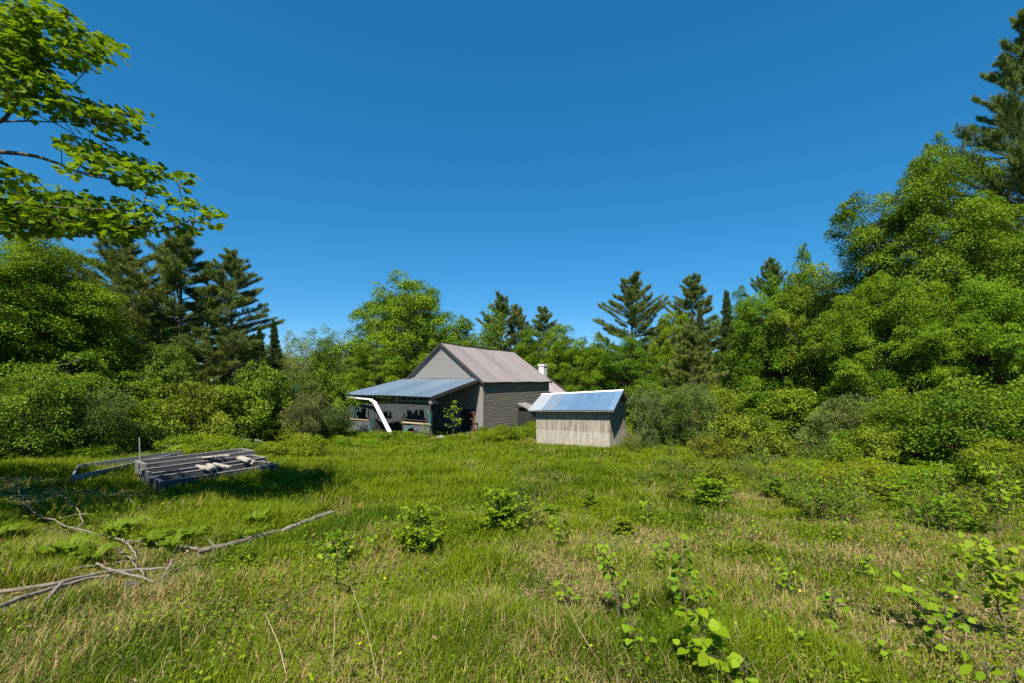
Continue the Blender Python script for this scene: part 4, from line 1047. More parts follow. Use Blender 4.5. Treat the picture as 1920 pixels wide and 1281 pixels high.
# --- shrubs named one by one
plant('appleA', 302, 23, 648, 64, 'round grey green bush as high as a shed in front of the broadest pine', color=(.72, .82, 1.15))
plant('shrubN', 55, 15, 690, 84, 'tall leafy bush at the picture edge before the big bright maple', color=(.85, 1, 1.0))
plant('shrubB', 150, 17, 684, 62, 'upright bush with pale new shoots before the big bright maple', color=(.9, 1, 1.1))
plant('willowA', 185, 16, 735, 58, 'grey green spreading shrub behind the racked frame', color=(.75, .92, .85))
plant('shrubC', 265, 17.5, 745, 68, 'yellow green ferny shrub below the round grey green bush', color=(1.15, 1.1, 1.0))
plant('shrubA', 370, 20, 722, 60, 'olive shrub with bare twigs below the middle pine', color=(1.1, .95, 1.2))
plant('shrubB', 440, 21, 712, 45, 'fresh green sapling shrub under the slender pine', color=(1, 1.05, .9))
plant('shrubA', 490, 22, 690, 50, 'leafy shrub below the dark spruces with a pale top', color=(1.0, 1.05, 1.1))
plant('willowA', 560, 26, 700, 60, 'tangled olive shrub with dead grey twigs left of the porch', color=(.9, .88, .7))
plant('shrubA', 615, 27, 700, 42, 'deep green shrub close to the end of the porch', color=(.85, .95, .9))
plant('shrubC', 510, 25, 738, 60, 'low rounded shrub between the burdock bed and the porch', color=(.9, .95, .9))
plant('willowA', 1287, 21, 728, 62, 'silvery willow shrub standing apart in the grass right of the shed', color=(1.0, 1.06, .85))
plant('shrubA', 1215, 25, 722, 45, 'green shrub filling the gap behind the shed corner', color=(1, 1.05, .9))
plant('shrubB', 1335, 24, 722, 50, 'yellow green shrub between the silvery willow shrub and the young pine', color=(1.15, 1.1, .9))
plant('shrubA', 1395, 22, 738, 55, 'rounded olive shrub below the lone spruce spire', color=(1, .95, 1.1))
plant('shrubB', 1480, 20, 718, 60, 'tall bright shrub under the dense rounded maple', color=(1.1, 1.1, .85))
plant('willowA', 1590, 16, 745, 70, 'pale grey shrub in front of the dark hollow under the maples', color=(1.1, 1.0, 1.15))
plant('shrubN', 1700, 14, 735, 80, 'leafy shrub with bright tips below the spreading maple', color=(1.05, 1.05, .95))
plant('shrubN', 1830, 11.5, 715, 130, 'big dark green shrub casting a shadow on the grass by the picture edge', color=(.82, .98, .85))
plant('shrubN', 1925, 8.6, 830, 85, 'sunny yellow green shrub at the picture edge in front of the big dark one', color=(1.35, 1.25, .9))
plant('shrubC', 1660, 12.5, 800, 70, 'low shrub with rounded pale leaves before the leafy bright tipped one', color=(1.15, 1.1, 1.0))
plant('brushB', 1545, 7.2, 895, 60, 'low wiry shrub with tiny grey green leaves alone in the dry grass', color=(.75, .85, .6))
plant('brushB', 975, 6.8, 862, 50, 'upright grey green bush in the middle of the meadow', color=(.62, .78, .9), rz=1)
plant('brushD', 935, 6.3, 908, 66, 'round leaved bright bush in front of the upright grey green one', color=(1.1, 1.1, .9))
plant('brushD', 782, 5.4, 938, 60, 'bright bush with a dark shaded foot in the middle of the meadow', color=(1.1, 1.1, .9))
belt(16, 1500, 1960, 6.6, 11, ('brushA', 'brushD', 'brushB'), 'bright round leaved bush in the sunny corner of undergrowth by the picture edge', 'bright bushes by the picture edge', (.45, 1.15), 11, ((1.1, 1.12, .9), (.95, 1.05, .9), (1.25, 1.15, .9)), (20, 34))
belt(14, 1250, 1620, 8, 15, ('brushD', 'brushA', 'brushC'), 'bright round leaved bush standing in the rough meadow grass', 'bright bushes in the rough meadow', (.3, .7), 12, ((1.1, 1.12, .9), (.95, 1.05, .9)), (16, 28))
plant('shrubC', 1405, 18.6, 812, 42, 'low olive bush half hiding the black bin', color=(1.0, .95, .9))
plant('shrubL', 1450, 18.4, 822, 30, 'small green bush on the open side of the black bin', color=(1.0, 1.0, .9))
belt(16, -20, 610, 15.5, 20, ('brushA', 'brushC', 'brushB'), 'loose leafy brush in front of the bank of shrubs behind the planters', 'loose brush behind the planters', (.8, 1.9), 13, ((1.0, 1.05, .9), (.85, .95, .9), (1.15, 1.1, .9)), (20, 38), lambda px, d: 120 < px < 530 and d < 16)
belt(22, 1190, 1700, 14, 20.5, ('brushA', 'brushC', 'brushB'), 'loose knee to chest high brush in the grass before the shrubs right of the shed', 'loose brush right of the shed', (.5, 1.4), 14, ((1.0, 1.05, .9), (.8, .9, .9), (1.2, 1.12, .9)), (16, 34))
belt(34, 420, 1900, 4.6, 13, ('brushD', 'brushB', 'brushD'), 'small leafy sprout standing in the open meadow grass', 'leafy sprouts in the meadow', (.14, .42), 15, ((.9, 1.0, .8), (.75, .85, .8), (1.1, 1.08, .9)), (7, 15))
# --- undergrowth that repeats
belt(26, -30, 640, 20, 30, ('shrubA', 'shrubB', 'willowA'), 'undergrowth shrub at the foot of the trees left of the porch', 'undergrowth left of the porch', (1.4, 3.2), 1, ((.9, 1, .95), (1.25, 1.15, .95), (.65, .78, .8), (1.1, .95, 1.2)), (30, 60))
belt(30, 1190, 1960, 21, 31, ('shrubA', 'shrubB', 'willowA', 'shrubC'), 'undergrowth shrub at the foot of the trees right of the shed', 'undergrowth right of the shed', (1.3, 3.4), 2, ((.9, 1, .9), (1.3, 1.2, .9), (.65, .78, .75), (1.05, .95, 1.3)), (30, 60))
belt(26, 1330, 1960, 12, 18, ('brushA', 'brushB', 'brushC', 'shrubC'), 'low shrub in the rough grass right of the shed', 'low shrubs right of the shed', (.5, 1.8), 3, ((.9, 1.0, .85), (1.3, 1.2, .95), (.7, .8, .75), (1.05, .95, 1.3)), (26, 55))
belt(18, 0, 560, 14.5, 19, ('shrubL', 'shrubC', 'shrubL'), 'low bright bush behind the planters', 'low bushes behind the planters', (.5, 1.0), 4, ((1.1, 1.1, .9), (1, 1.02, .9)), (28, 48), lambda px, d: 120 < px < 530 and d < 15.2)
belt(26, 480, 830, 20.5, 25.5, ('shrubL', 'shrubC'), 'leafy weed bush in front of the porch', 'weed bushes before the porch', (.3, .62), 5, ((1.0, 1.05, .9), (.85, .95, .8), (1.1, 1.1, .9)), (18, 32))
belt(14, 900, 1010, 23.5, 28, ('shrubL', 'shrubC'), 'low leafy bush between the house wall and the shed', 'bushes between house and shed', (.5, .95), 6, ((1.1, 1.1, .85), (1, 1.05, .9)), (18, 30), lambda px, d: d < 24.5 and px > 985)
belt(12, 1180, 1330, 20, 25, ('shrubL', 'shrubC', 'willowB'), 'low bush beside the shed end wall', 'bushes beside the shed', (.4, .9), 7, ((1.1, 1.1, .9), (1, 1, .9)), (20, 34))
belt(10, 1500, 1960, 9.0, 12.5, ('shrubL', 'shrubL', 'willowB'), 'small round leaved bush in the dry grass near the big dark shrub', 'small bushes near the big dark shrub', (.35, .7), 8, ((1.2, 1.15, .95), (1, 1, .9)), (22, 36))
belt(12, 1180, 1800, 8.5, 13.5, ('brushC', 'brushB'), 'small wiry bush in the rough grass before the silvery willow shrub', 'wiry bushes in the rough grass', (.22, .6), 10, ((.8, .88, .7), (1.1, 1.05, .9), (.95, .9, 1.1)), (14, 30))
belt(12, 560, 1560, 11, 20, ('shrubL', 'willowB'), 'knee high tuft of leafy weeds in the open meadow', 'weed tufts in the meadow', (.2, .42), 9, ((1.0, 1.05, .9), (.8, .9, .8)), (12, 26))
for k, r in PROTO.items():
    if k not in _used:
        for ch in list(r.children): bpy.data.objects.remove(ch)
        bpy.data.objects.remove(r)
# ------------------------------------------------------------------ the overhanging maple at the picture edge
om = empty('overhanging_maple', (-11.6, 6.4, ground_z(-11.6, 6.4)), 0, 'maple reaching in from outside, its long leafy boughs hanging over the clearing', 'tree')
OI = Matrix.Translation(-Vector(om.location))
def om_part(name, mb_or_me, mat):
    o = mb_or_me.build(name, mat, om) if isinstance(mb_or_me, MB) else link_mesh(name, mb_or_me, mat, om)
    o.matrix_parent_inverse = OI; return o
DM = 6.6
limbs_px = [
    [(-330, 300, 7.0), (-120, 262, 6.8), (0, 228, 6.6), (11, 221, 6.6), (26, 199, 6.6), (41, 180, 6.6), (46, 155, 6.5), (49, 130, 6.5), (50, 100, 6.4), (52, 70, 6.4), (70, 40, 6.3)],
    [(41, 181, 6.6), (58, 184, 6.55), (75, 184, 6.5), (95, 177, 6.5), (112, 169, 6.5), (142, 154, 6.4), (158, 136, 6.4), (167, 116, 6.4), (180, 95, 6.3)],
    [(-60, 240, 6.7), (5, 228, 6.6), (56, 227, 6.5), (95, 229, 6.5), (131, 229, 6.4), (165, 233, 6.4), (205, 226, 6.3), (245, 215, 6.2)],
    [(-330, 330, 6.6), (-120, 300, 6.5), (0, 285, 6.4), (37, 288, 6.4), (71, 294, 6.4), (105, 305, 6.4), (140, 320, 6.3), (169, 330, 6.3), (217, 339, 6.3), (260, 335, 6.2), (320, 330, 6.2)],
    [(-330, 400, 6.5), (-120, 410, 6.5), (0, 416, 6.4), (75, 416, 6.4), (130, 417, 6.3), (187, 420, 6.3), (250, 428, 6.2), (300, 435, 6.2), (330, 425, 6.2), (356, 412, 6.1), (385, 420, 6.1)],
    [(-330, 380, 6.0), (-100, 370, 5.9), (0, 372, 5.9), (60, 385, 5.9), (120, 390, 5.8), (200, 392, 5.8)],
]
limb_w = []
mb = MB()
tz = ground_z(-11.6, 6.4)
mb.tube([(-11.6, 6.4, tz - .4), (-11.55, 6.4, tz + 2), (-11.6, 6.45, 5), (-11.7, 6.3, 8), (-11.6, 6.5, 11.5)], [.36, .27, .22, .14, .03], 12)
om_part('trunk', mb, M['bark'])
for li, L in enumerate(limbs_px):
    pts = [P3(*p) for p in L]
    if L[0][0] <= -300: pts = [Vector((-11.6, 6.4, pts[0].z - .9))] + pts
    r0 = .055 if L[0][0] <= -300 else .020
    mb = MB(); mb.tube(pts, [max(.006, r0 * (1 - .93 * (i / (len(pts) - 1)) ** .55)) for i in range(len(pts))], 6); om_part('limb', mb, M['bark'])
    dense = []
    for a, b in zip(pts[:-1], pts[1:]):
        for k in range(6): dense.append(a.lerp(b, k / 6))
    limb_w += dense
LW = np.array([tuple(p) for p in limb_w])
ELL = [(40, 45, 75, 45), (110, 30, 30, 25), (60, 75, 60, 25), (170, 90, 50, 28), (185, 70, 35, 12), (135, 110, 45, 18), (40, 120, 60, 28), (60, 150, 60, 30), (20, 170, 40, 25), (30, 200, 30, 14),
       (110, 200, 45, 18), (160, 205, 50, 16), (210, 215, 35, 15), (250, 215, 26, 16), (200, 235, 45, 10), (240, 247, 16, 12),
       (150, 272, 42, 14), (190, 290, 50, 18), (230, 305, 45, 18), (250, 330, 40, 22), (285, 312, 36, 16), (330, 330, 13, 10), (160, 315, 45, 12), (285, 350, 18, 10),
       (25, 325, 35, 13), (20, 352, 30, 14), (30, 375, 35, 18), (100, 368, 45, 18), (150, 375, 50, 22), (60, 395, 60, 18), (120, 405, 60, 20), (200, 395, 50, 18), (265, 385, 28, 18), (250, 418, 48, 18),
       (180, 425, 60, 14), (300, 410, 26, 15), (360, 385, 32, 10), (388, 412, 20, 13), (342, 428, 16, 9), (20, 420, 40, 16), (335, 378, 20, 6), (60, 425, 70, 16), (150, 428, 60, 16), (230, 430, 50, 14), (90, 395, 70, 20), (200, 408, 60, 18), (30, 395, 40, 30), (0, 80, 40, 60), (0, 400, 40, 30)]
rg = np.random.default_rng(5)
Cs = []
for (cx, cy, rx, ry) in ELL:
    n = max(2, int(PI * rx * ry / 350))
    for _ in range(n):
        a = rg.random() * 6.28; r = math.sqrt(rg.random()) * .8
        Cs.append(tuple(P3(cx + rx * r * math.cos(a), cy + ry * r * math.sin(a), DM + rg.normal() * .38 - .15)))
Cs = np.array(Cs)
tw = MB(); Ps = []; As = []; Ns = []; Ts = []; Ls = []
dl = np.array([np.min(np.linalg.norm((LW - c) * np.array([1, .7, 1.2]), axis=1)) for c in Cs])
NET = [np.array(q) for q in LW]
for c in Cs[np.argsort(dl)]:
    if rg.random() < .0: continue
    NA = np.array(NET); dd = np.linalg.norm((NA - c) * np.array([1, .8, 1.25]), axis=1) + np.where(NA[:, 0] > c[0] + .05, .35, 0); j = np.argmin(dd); b = Vector(NA[j]); e = Vector(c)
    m = b.lerp(e, .5) + Vector((0, 0, .04)) + Vector(rg.normal(size=3) * .02); tw.tube([b, m, e], [.0075, .006, .0045], 4, False)
    NET += [np.array(b.lerp(e, .6)), np.array(e)]
    out = (e - b); out.z = 0; out = out.normalized() if out.length > .05 else Vector((1, -.2, 0))
    out = (out + Vector((.5, -.1, 0))).normalized()
    nl = int(rg.integers(14, 24)); rr = rg.uniform(.14, .28)
    tilt = rg.normal(size=2) * .15; sht = rg.normal() * .12
    for k in range(nl):
        a = rg.random() * 6.28; r = rr * math.sqrt(rg.random())
        p = np.array([math.cos(a) * r, math.sin(a) * r, 0.]); p[2] = p[0] * tilt[0] + p[1] * tilt[1] - .10 * (p[0] * out.x + p[1] * out.y) - r * r * .5 + rg.normal() * .02
        Ps.append(c + p); As.append(np.array([math.cos(a) * .8 + out.x * .7, math.sin(a) * .8 + out.y * .7, -.28 + .2 * rg.normal()]))
        Ns.append(np.array([0, 0, 1.]) + rg.normal(size=3) * .42 + np.array([out.x, out.y, 0]) * .15); Ts.append(.5 + sht + rg.normal() * .14); Ls.append(rg.uniform(.07, .115))
tw_o = om_part('twig', tw, M['bark'])
Ls = np.array(Ls)
sp = om_part('leaf_spray', poly_mesh('leaf_spray', leaf_polys(np.array(Ps), np.array(As), np.array(Ns), Ls, Ls * .98, 'maple'), 14, np.array(Ts)), M['maple_near'])
sp.color = (1.0, 1.0, 1.0, 1)
bpy.context.view_layer.update()
with bpy.context.temp_override(active_object=sp, object=sp, selected_objects=[sp, tw_o], selected_editable_objects=[sp, tw_o]): bpy.ops.object.join()
oc = []; orr = []
while len(oc) < 130:
    c = np.array([rg.uniform(-16.5, -6.4), rg.uniform(1.0, 10.5), rg.uniform(2.6, 11.5)])
    e = (c - np.array([-11.6, 6.2, 6.6])) / np.array([5.2, 4.8, 5.2])
    R_ = rg.uniform(.45, .85)
    if e @ e > 1 or c[0] + R_ * 1.25 > -1.13 * c[1] - .1 or c[1] + .73 * (c[2] + .7) > 11.3 + .25 * max(0, -10 - c[0]): continue
    oc.append(c); orr.append(R_)
oc = np.array(oc); OUT = oc - np.array([-11.6, 6.4, 0]); OUT[:, 2] = 0; OUT /= 5
V, T = clump_leaves(rg, oc, np.array(orr), OUT, 120, .15, .34)
crown = om_part('crown', poly_mesh('crown', V, 4, T), M['maple'])

# ------------------------------------------------------------------ meadow
def footprint(x, y):
    """where nothing grows: under the buildings and in the planters"""
    dx, dy = x - C0.x, y - C0.y; ca, sa = math.cos(ANG), math.sin(ANG)
    lx = dx * ca + dy * sa; ly = -dx * sa + dy * ca
    m = (lx > -4.2) & (lx < 12.2) & (ly > -.02) & (ly < 8.2)
    dx, dy = x - S0.x, y - S0.y; ca, sa = math.cos(TH), math.sin(TH); lx = dx * ca + dy * sa; ly = -dx * sa + dy * ca
    m |= (lx > -SW) & (lx < 0) & (ly > 0) & (ly < SD)
    dx, dy = x + 7.69, y - 10.0; a = dx * LDIR.x + dy * LDIR.y; b = dx * SDIR.x + dy * SDIR.y
    m |= (a > -.02) & (a < 2.6) & (b > -.02) & (b < 2.55)
    return m
gzv = np.vectorize(ground_z)
def fbm(x, y, s, seed):
    return np.array([mnoise.fractal(Vector((a * s, b * s, seed)), 1.0, 2.0, 4) for a, b in zip(x, y)])
def smooth(a, e0, e1): t = np.clip((a - e0) / (e1 - e0), 0, 1); return t * t * (3 - 2 * t)
def sample_wedge(rng, bands, half=1.28):
    X = []; Yy = []
    for d0, d1, den in bands:
        area = half * (d1 ** 2 - d0 ** 2) + 2 * (d1 - d0); n = int(area * den)
        y = np.sqrt(rng.random(n) * (d1 ** 2 - d0 ** 2) + d0 ** 2); x = (rng.random(n) * 2 - 1) * (half * y + 1)
        X.append(x); Yy.append(y)
    x = np.concatenate(X); y = np.concatenate(Yy); k = ~footprint(x, y)
    return x[k], y[k]
# height of the meadow from a coarse table (fast)
_tx = np.arange(-60, 60.1, .25); _ty = np.arange(0, 60.1, .25)
_tab = np.array([[ground_z(a, b) for a in _tx] for b in _ty])
def gz_fast(x, y):
    fx_ = np.clip((x + 60) / .25, 0, len(_tx) - 1.01); fy_ = np.clip(y / .25, 0, len(_ty) - 1.01)
    i = fx_.astype(int); j = fy_.astype(int); u = fx_ - i; v = fy_ - j
    return _tab[j, i] * (1 - u) * (1 - v) + _tab[j, i + 1] * u * (1 - v) + _tab[j + 1, i] * (1 - u) * v + _tab[j + 1, i + 1] * u * v
_nt = {}
def ntab(seed, s):
    """tabulated noise field"""
    if (seed, s) not in _nt:
        gx = np.arange(-60, 60.1, .2); gy = np.arange(0, 60.1, .2)
        XX, YY = np.meshgrid(gx, gy)
        _nt[(seed, s)] = np.array([mnoise.fractal(Vector((a * s, b * s, seed)), 1.0, 2.0, 3) for a, b in zip(XX.ravel(), YY.ravel())]).reshape(XX.shape)
    return _nt[(seed, s)]
def nz(x, y, seed, s):
    t = ntab(seed, s); i = np.clip((x + 60) / .2, 0, t.shape[1] - 2); j = np.clip(y / .2, 0, t.shape[0] - 2)
    i0 = i.astype(int); j0 = j.astype(int); u = i - i0; v = j - j0
    return t[j0, i0] * (1 - u) * (1 - v) + t[j0, i0 + 1] * u * (1 - v) + t[j0 + 1, i0] * (1 - u) * v + t[j0 + 1, i0 + 1] * u * v

def dirt(x, y):
    """bare leaf-strewn earth before the planters, and worn spots"""
    a = np.exp(-(((x + 9.3) / 2.3) ** 2 + ((y - 9.5) / 1.0) ** 2)); b = np.exp(-(((x + 12.2) / 1.5) ** 2 + ((y - 11.0) / 1.0) ** 2))
    return np.clip(a * 1.5 + b * 1.5, 0, 1)

rg = np.random.default_rng(17)
x, y = sample_wedge(rg, ((1.2, 4, 9500), (4, 8, 5600), (8, 15, 2200), (15, 26, 600), (26, 42, 70)))
lush = np.clip(.5 + .9 * nz(x, y, 4.0, .35) + .35 * smooth(-x, -2, 6) + .2 * smooth(y, 6, 12) - .35 * smooth(x, 0, 4) * (1 - smooth(y, 8, 16)), 0, 1)
patch = nz(x, y, 8.0, 1.3)
wl_px = [((0, 1120), (110, 1106)), ((110, 1106), (200, 1086)), ((200, 1086), (320, 1073)), ((0, 1146), (120, 1109)), ((370, 1036), (225, 1024)), ((225, 1024), (110, 997)), ((110, 997), (20, 931)), ((524, 1004), (372, 1043)), ((372, 1043), (300, 1085)), ((622, 966), (526, 1003)), ((245, 1035), (257, 1054)), ((182, 1074), (290, 1098))]
wdist = np.full(len(x), 9.0)
for (pa, pb) in wl_px:
    A_, B_ = ray_ground(*pa), ray_ground(*pb); ab = np.array([B_.x - A_.x, B_.y - A_.y]); t_ = np.clip(((x - A_.x) * ab[0] + (y - A_.y) * ab[1]) / (ab @ ab), 0, 1)
    wdist = np.minimum(wdist, np.hypot(x - A_.x - t_ * ab[0], y - A_.y - t_ * ab[1] + .06))
wclear = smooth(wdist, .05, .34)
sx_, sy_ = x - S0.x, y - S0.y; su_ = sx_ * math.cos(TH) + sy_ * math.sin(TH); sv_ = -sx_ * math.sin(TH) + sy_ * math.cos(TH)
wclear *= np.where((su_ > -SW - .3) & (su_ < .9) & (sv_ > -1.8) & (sv_ < 2.9), .45, 1.0)
keep = rg.random(len(x)) < np.clip(.35 + .75 * lush + .5 * patch, .12, 1) * (1 - .97 * dirt(x, y)) * (.3 + .7 * wclear)
x, y, lush, patch, wclear = x[keep], y[keep], lush[keep], patch[keep], wclear[keep]
n = len(x); z = gz_fast(x, y)
h = (.06 + .10 * lush + .12 * np.clip(patch, 0, 1)) * rg.uniform(.5, 1.6, n) * (1 + .45 * smooth(y, 5, 14)) * (.35 + .65 * wclear)
dryp = np.clip(.35 * (1 - wclear) * (wclear < .44) + .30 - .36 * lush + .75 * nz(x, y, 12.0, .8) + .10 * smooth(x, -1, 4) * (1 - smooth(y, 9, 18)) + .30 * (1 - smooth(y, 3, 9)), .02, .85)
isdry = rg.random(n) < dryp
lying = isdry & (rg.random(n) < .6)
wd = (.0024 + .0010 * y) * rg.uniform(.6, 1.5, n) * np.where(lying, .8, 1)
az = rg.random(n) * 2 * PI; ln = np.where(lying, rg.uniform(.8, 1.6, n), np.abs(rg.normal(size=n)) * .42 + .15)
# wind leans all blades a little the same way
dx = np.cos(az) * ln + .12; dy = np.sin(az) * ln + .05
dirv = np.stack([dx, dy, np.where(lying, .12, 1.0)], 1)
dirv = nrm(dirv); hl = h * np.where(lying, 1.0, 1.0)
sd = np.stack([-np.sin(az + rg.normal(size=n) * .6), np.cos(az), np.zeros(n)], 1); sd = nrm(sd)
b0 = np.stack([x, y, z - .01 + np.where(lying, .015 + .03 * rg.random(n), 0)], 1)
bend = np.stack([np.cos(az), np.sin(az), -.7 * np.ones(n)], 1) * (hl * rg.uniform(.05, .38, n))[:, None]
V = np.empty((n, 5, 3)); hw = wd[:, None] / 2
mid = b0 + dirv * (hl * .55)[:, None]; tip = b0 + dirv * hl[:, None] + bend
V[:, 0] = b0 - sd * hw; V[:, 1] = b0 + sd * hw; V[:, 2] = mid + sd * hw * .85; V[:, 3] = tip; V[:, 4] = mid - sd * hw * .85
tint = np.where(isdry, rg.uniform(.80, 1.0, n), np.clip(.42 + .55 * nz(x, y, 21.0, .5) + .20 * patch + .12 * smooth(-x, -3, 3) * smooth(y, 4, 9) + rg.normal(size=n) * .15, 0, .73))
# tall thin seed stems above the rest
x, y = sample_wedge(rg, ((1.6, 4, 36), (4, 8, 16), (8, 15, 5), (15, 28, 1))); k = rg.random(len(x)) < np.clip(.35 + 1.2 * nz(x, y, 51.0, .45), .05, 1) * (1 - dirt(x, y)); x, y = x[k], y[k]; n2 = len(x)
h2 = rg.uniform(.18, .50, n2); b2 = np.stack([x, y, gz_fast(x, y)], 1); az = rg.random(n2) * 6.28; ln = np.abs(rg.normal(size=n2)) * .4
d2 = nrm(np.stack([np.cos(az) * ln + .08, np.sin(az) * ln, np.ones(n2)], 1)); s2 = np.tile([[1., 0, 0]], (n2, 1)); w2 = ((.0010 + .00026 * y) / 2)[:, None]
V2 = np.empty((n2, 5, 3)); t2 = b2 + d2 * h2[:, None]; m2_ = b2 + d2 * (h2 * .78)[:, None]
V2[:, 0] = b2 - s2 * w2; V2[:, 1] = b2 + s2 * w2; V2[:, 2] = m2_ + s2 * w2 * 1.5; V2[:, 3] = t2 + np.stack([np.cos(az), np.sin(az), -np.ones(n2)], 1) * .02; V2[:, 4] = m2_ - s2 * w2 * 1.5
V = np.concatenate([V, V2]); tint = np.concatenate([tint, np.where(rg.random(n2) < .4, rg.uniform(.80, .95, n2), .55)])
g_ = tag(link_mesh('meadow_grass', blade_mesh('meadow_grass', V, tint), M['grass']), 'rough green and straw coloured grass covering the clearing', 'grass', kind='stuff')

# broad leaved weeds among the grass
rg = np.random.default_rng(23)
x, y = sample_wedge(rg, ((1.4, 4, 95), (4, 8, 60), (8, 15, 30), (15, 27, 12)))
dn = nz(x, y, 31.0, .7); k = rg.random(len(x)) < np.clip(.30 + 1.7 * dn + .2 * smooth(y, 6, 14), .05, 1) * (1 - dirt(x, y)); x, y = x[k], y[k]
m = 12; n = len(x)
cx = np.repeat(x, m); cy = np.repeat(y, m); sz = np.repeat(rg.uniform(.5, 1.3, n) * (1 + .04 * y), m)
N_ = n * m; az = rg.random(N_) * 6.28; rr = rg.random(N_) ** .7 * .08 * sz; hh = rg.random(N_) * .17 * sz
P = np.stack([cx + np.cos(az) * rr, cy + np.sin(az) * rr, gz_fast(cx, cy) + hh + .02], 1)
A = np.stack([np.cos(az), np.sin(az), rg.uniform(-.3, .7, N_)], 1); Nn = np.stack([np.zeros(N_), np.zeros(N_), np.ones(N_)], 1) + rg.normal(size=(N_, 3)) * .4
L = rg.uniform(.013, .036, N_) * sz
tint = np.repeat(rg.random(n) * .6, m) + rg.normal(size=N_) * .15
tag(link_mesh('meadow_weeds', poly_mesh('meadow_weeds', leaf_polys(P, A, Nn, L, L * .5, 'oval'), 8, tint), M['weed']), 'small broad leaved weeds scattered through the grass', 'weeds', kind='stuff')

# dead leaves
rg = np.random.default_rng(29)
x, y = sample_wedge(rg, ((1.4, 4, 620), (4, 8, 220), (8, 13, 90)))
pw = np.clip(.14 + 1.5 * (nz(x, y, 41.0, .9) - .06) + .16 * smooth(x, -1, 4), .02, 1) + dirt(x, y) * .9
k = rg.random(len(x)) < pw; x, y = x[k], y[k]; n = len(x)
P = np.stack([x, y, gz_fast(x, y) + .012 + rg.random(n) ** 2 * .06], 1); az = rg.random(n) * 6.28
A = np.stack([np.cos(az), np.sin(az), rg.normal(size=n) * .3], 1); Nn = np.stack([np.zeros(n), np.zeros(n), np.ones(n)], 1) + rg.normal(size=(n, 3)) * .45
L = rg.uniform(.018, .05, n)
tag(link_mesh('leaf_litter', poly_mesh('leaf_litter', leaf_polys(P, A, Nn, L, L * .62, 'oval'), 8, rg.random(n)), M['litter']), 'pale brown dead leaves lying in the grass', 'leaf litter', kind='stuff')

# ------------------------------------------------------------------ fallen wood
def wood(name, paths, label, cat, mat='deadwood', group=None, sides=7):
    """paths: list of (r0, r1, [(px, py, lift)...]) lying on the meadow"""
    root = None
    for i, (r0, r1, pts) in enumerate(paths):
        W = [ray_ground(a, b) + Vector((0, 0, c * .6 + r0 * .4 + .018)) for a, b, c in pts]
        # extra joints give the wood a crooked line
        Q = [W[0]]
        rr = random.Random(i * 7 + len(pts))
        for p, q in zip(W[:-1], W[1:]):
            L = (q - p).length
            for k in (1, 2): Q.append(p.lerp(q, k / 3) + Vector([rr.uniform(-1, 1) * .025 * L for _ in range(3)]))
            Q.append(q)
        mb = MB(); m_ = len(Q) - 1
        mb.tube(Q, [(r0 + (r1 - r0) * j / m_) * (1 + rr.uniform(-.14, .14)) for j in range(m_ + 1)], sides)
        if i == 0:
            root = empty(name, Q[0], 0, label, cat, group) if len(paths) > 1 else None
            o = mb.build(('stem' if root else name), M[mat], root)
            if root is None: tag(o, label, cat, group); return o
        else: o = mb.build('side_branch', M[mat], root)
        o.matrix_parent_inverse = Matrix.Translation(-Vector(root.location))
    return root
wood('fallen_log', [(.046, .036, [(622, 966, 0), (600, 974, .01), (575, 984, .02), (548, 994, .01), (526, 1003, 0)])], 'straight grey barked log lying in the grass, its far end toward the house', 'log', 'log')
wood('rotten_log', [(.036, .03, [(524, 1004, .03), (480, 1017, .06), (445, 1028, .06), (412, 1036, .06), (372, 1043, .04)]), (.02, .012, [(500, 1012, .05), (470, 1022, .04), (440, 1038, .01)]),
                    (.016, .006, [(404, 1034, .06), (385, 1022, .14)])], 'crumbling dark log half buried in line with the straight grey one', 'log', 'rot')
wood('dead_limb', [(.014, .006, [(372, 1037, .04), (330, 1033, .06), (290, 1029, .08), (225, 1024, .10), (185, 1016, .12), (150, 1008, .14), (112, 997, .16), (78, 985, .16), (56, 968, .20), (44, 950, .26), (36, 936, .34), (20, 931, .36), (8, 932, .34)]),
                   (.010, .005, [(145, 1007, .15), (156, 998, .22), (150, 987, .32), (128, 966, .40), (106, 957, .42), (66, 967, .30)]),
                   (.016, .010, [(228, 1024, .1), (242, 1034, .10), (250, 1043, .07), (257, 1054, .02)]), (.008, .004, [(165, 988, .3), (140, 989, .28), (112, 990, .2)]),
                   (.009, .004, [(128, 1016, .05), (90, 1015, .06), (48, 1013, .05)])], 'long thin grey dead limb curving up at its far end, in the shaded ferns', 'branch')
wood('dead_stick', [(.012, .006, [(312, 1014, .02), (285, 992, .12), (262, 970, .22), (244, 956, .30), (230, 949, .36)])], 'single pale stick slanting up out of the ferns', 'branch')
wood('dead_branch', [(.020, .012, [(-40, 1128, .02), (0, 1120, .03), (60, 1113, .05), (110, 1106, .06), (150, 1096, .07), (200, 1086, .08), (258, 1079, .06), (318, 1073, .03)]),
                     (.02, .012, [(115, 1108, .06), (98, 1126, .05), (80, 1142, .01)])], 'uppermost thick branch of the dead wood heap at the edge of the clearing', 'branch', group='dead wood heap')
wood('dead_branch', [(.022, .013, [(-40, 1158, .01), (0, 1146, .02), (38, 1132, .04), (75, 1122, .04), (120, 1109, .05), (165, 1097, .06), (205, 1090, .05)]),
                     (.014, .008, [(205, 1090, .05), (196, 1100, .05), (188, 1108, .02)])], 'lower thick branch of the dead wood heap, running out of the picture', 'branch', group='dead wood heap')
wood('dead_branch', [(.014, .009, [(182, 1074, .12), (196, 1081, .10), (222, 1085, .08), (256, 1090, .05), (290, 1098, .02)])], 'pale bare branch laid across the far end of the dead wood heap', 'branch', group='dead wood heap')
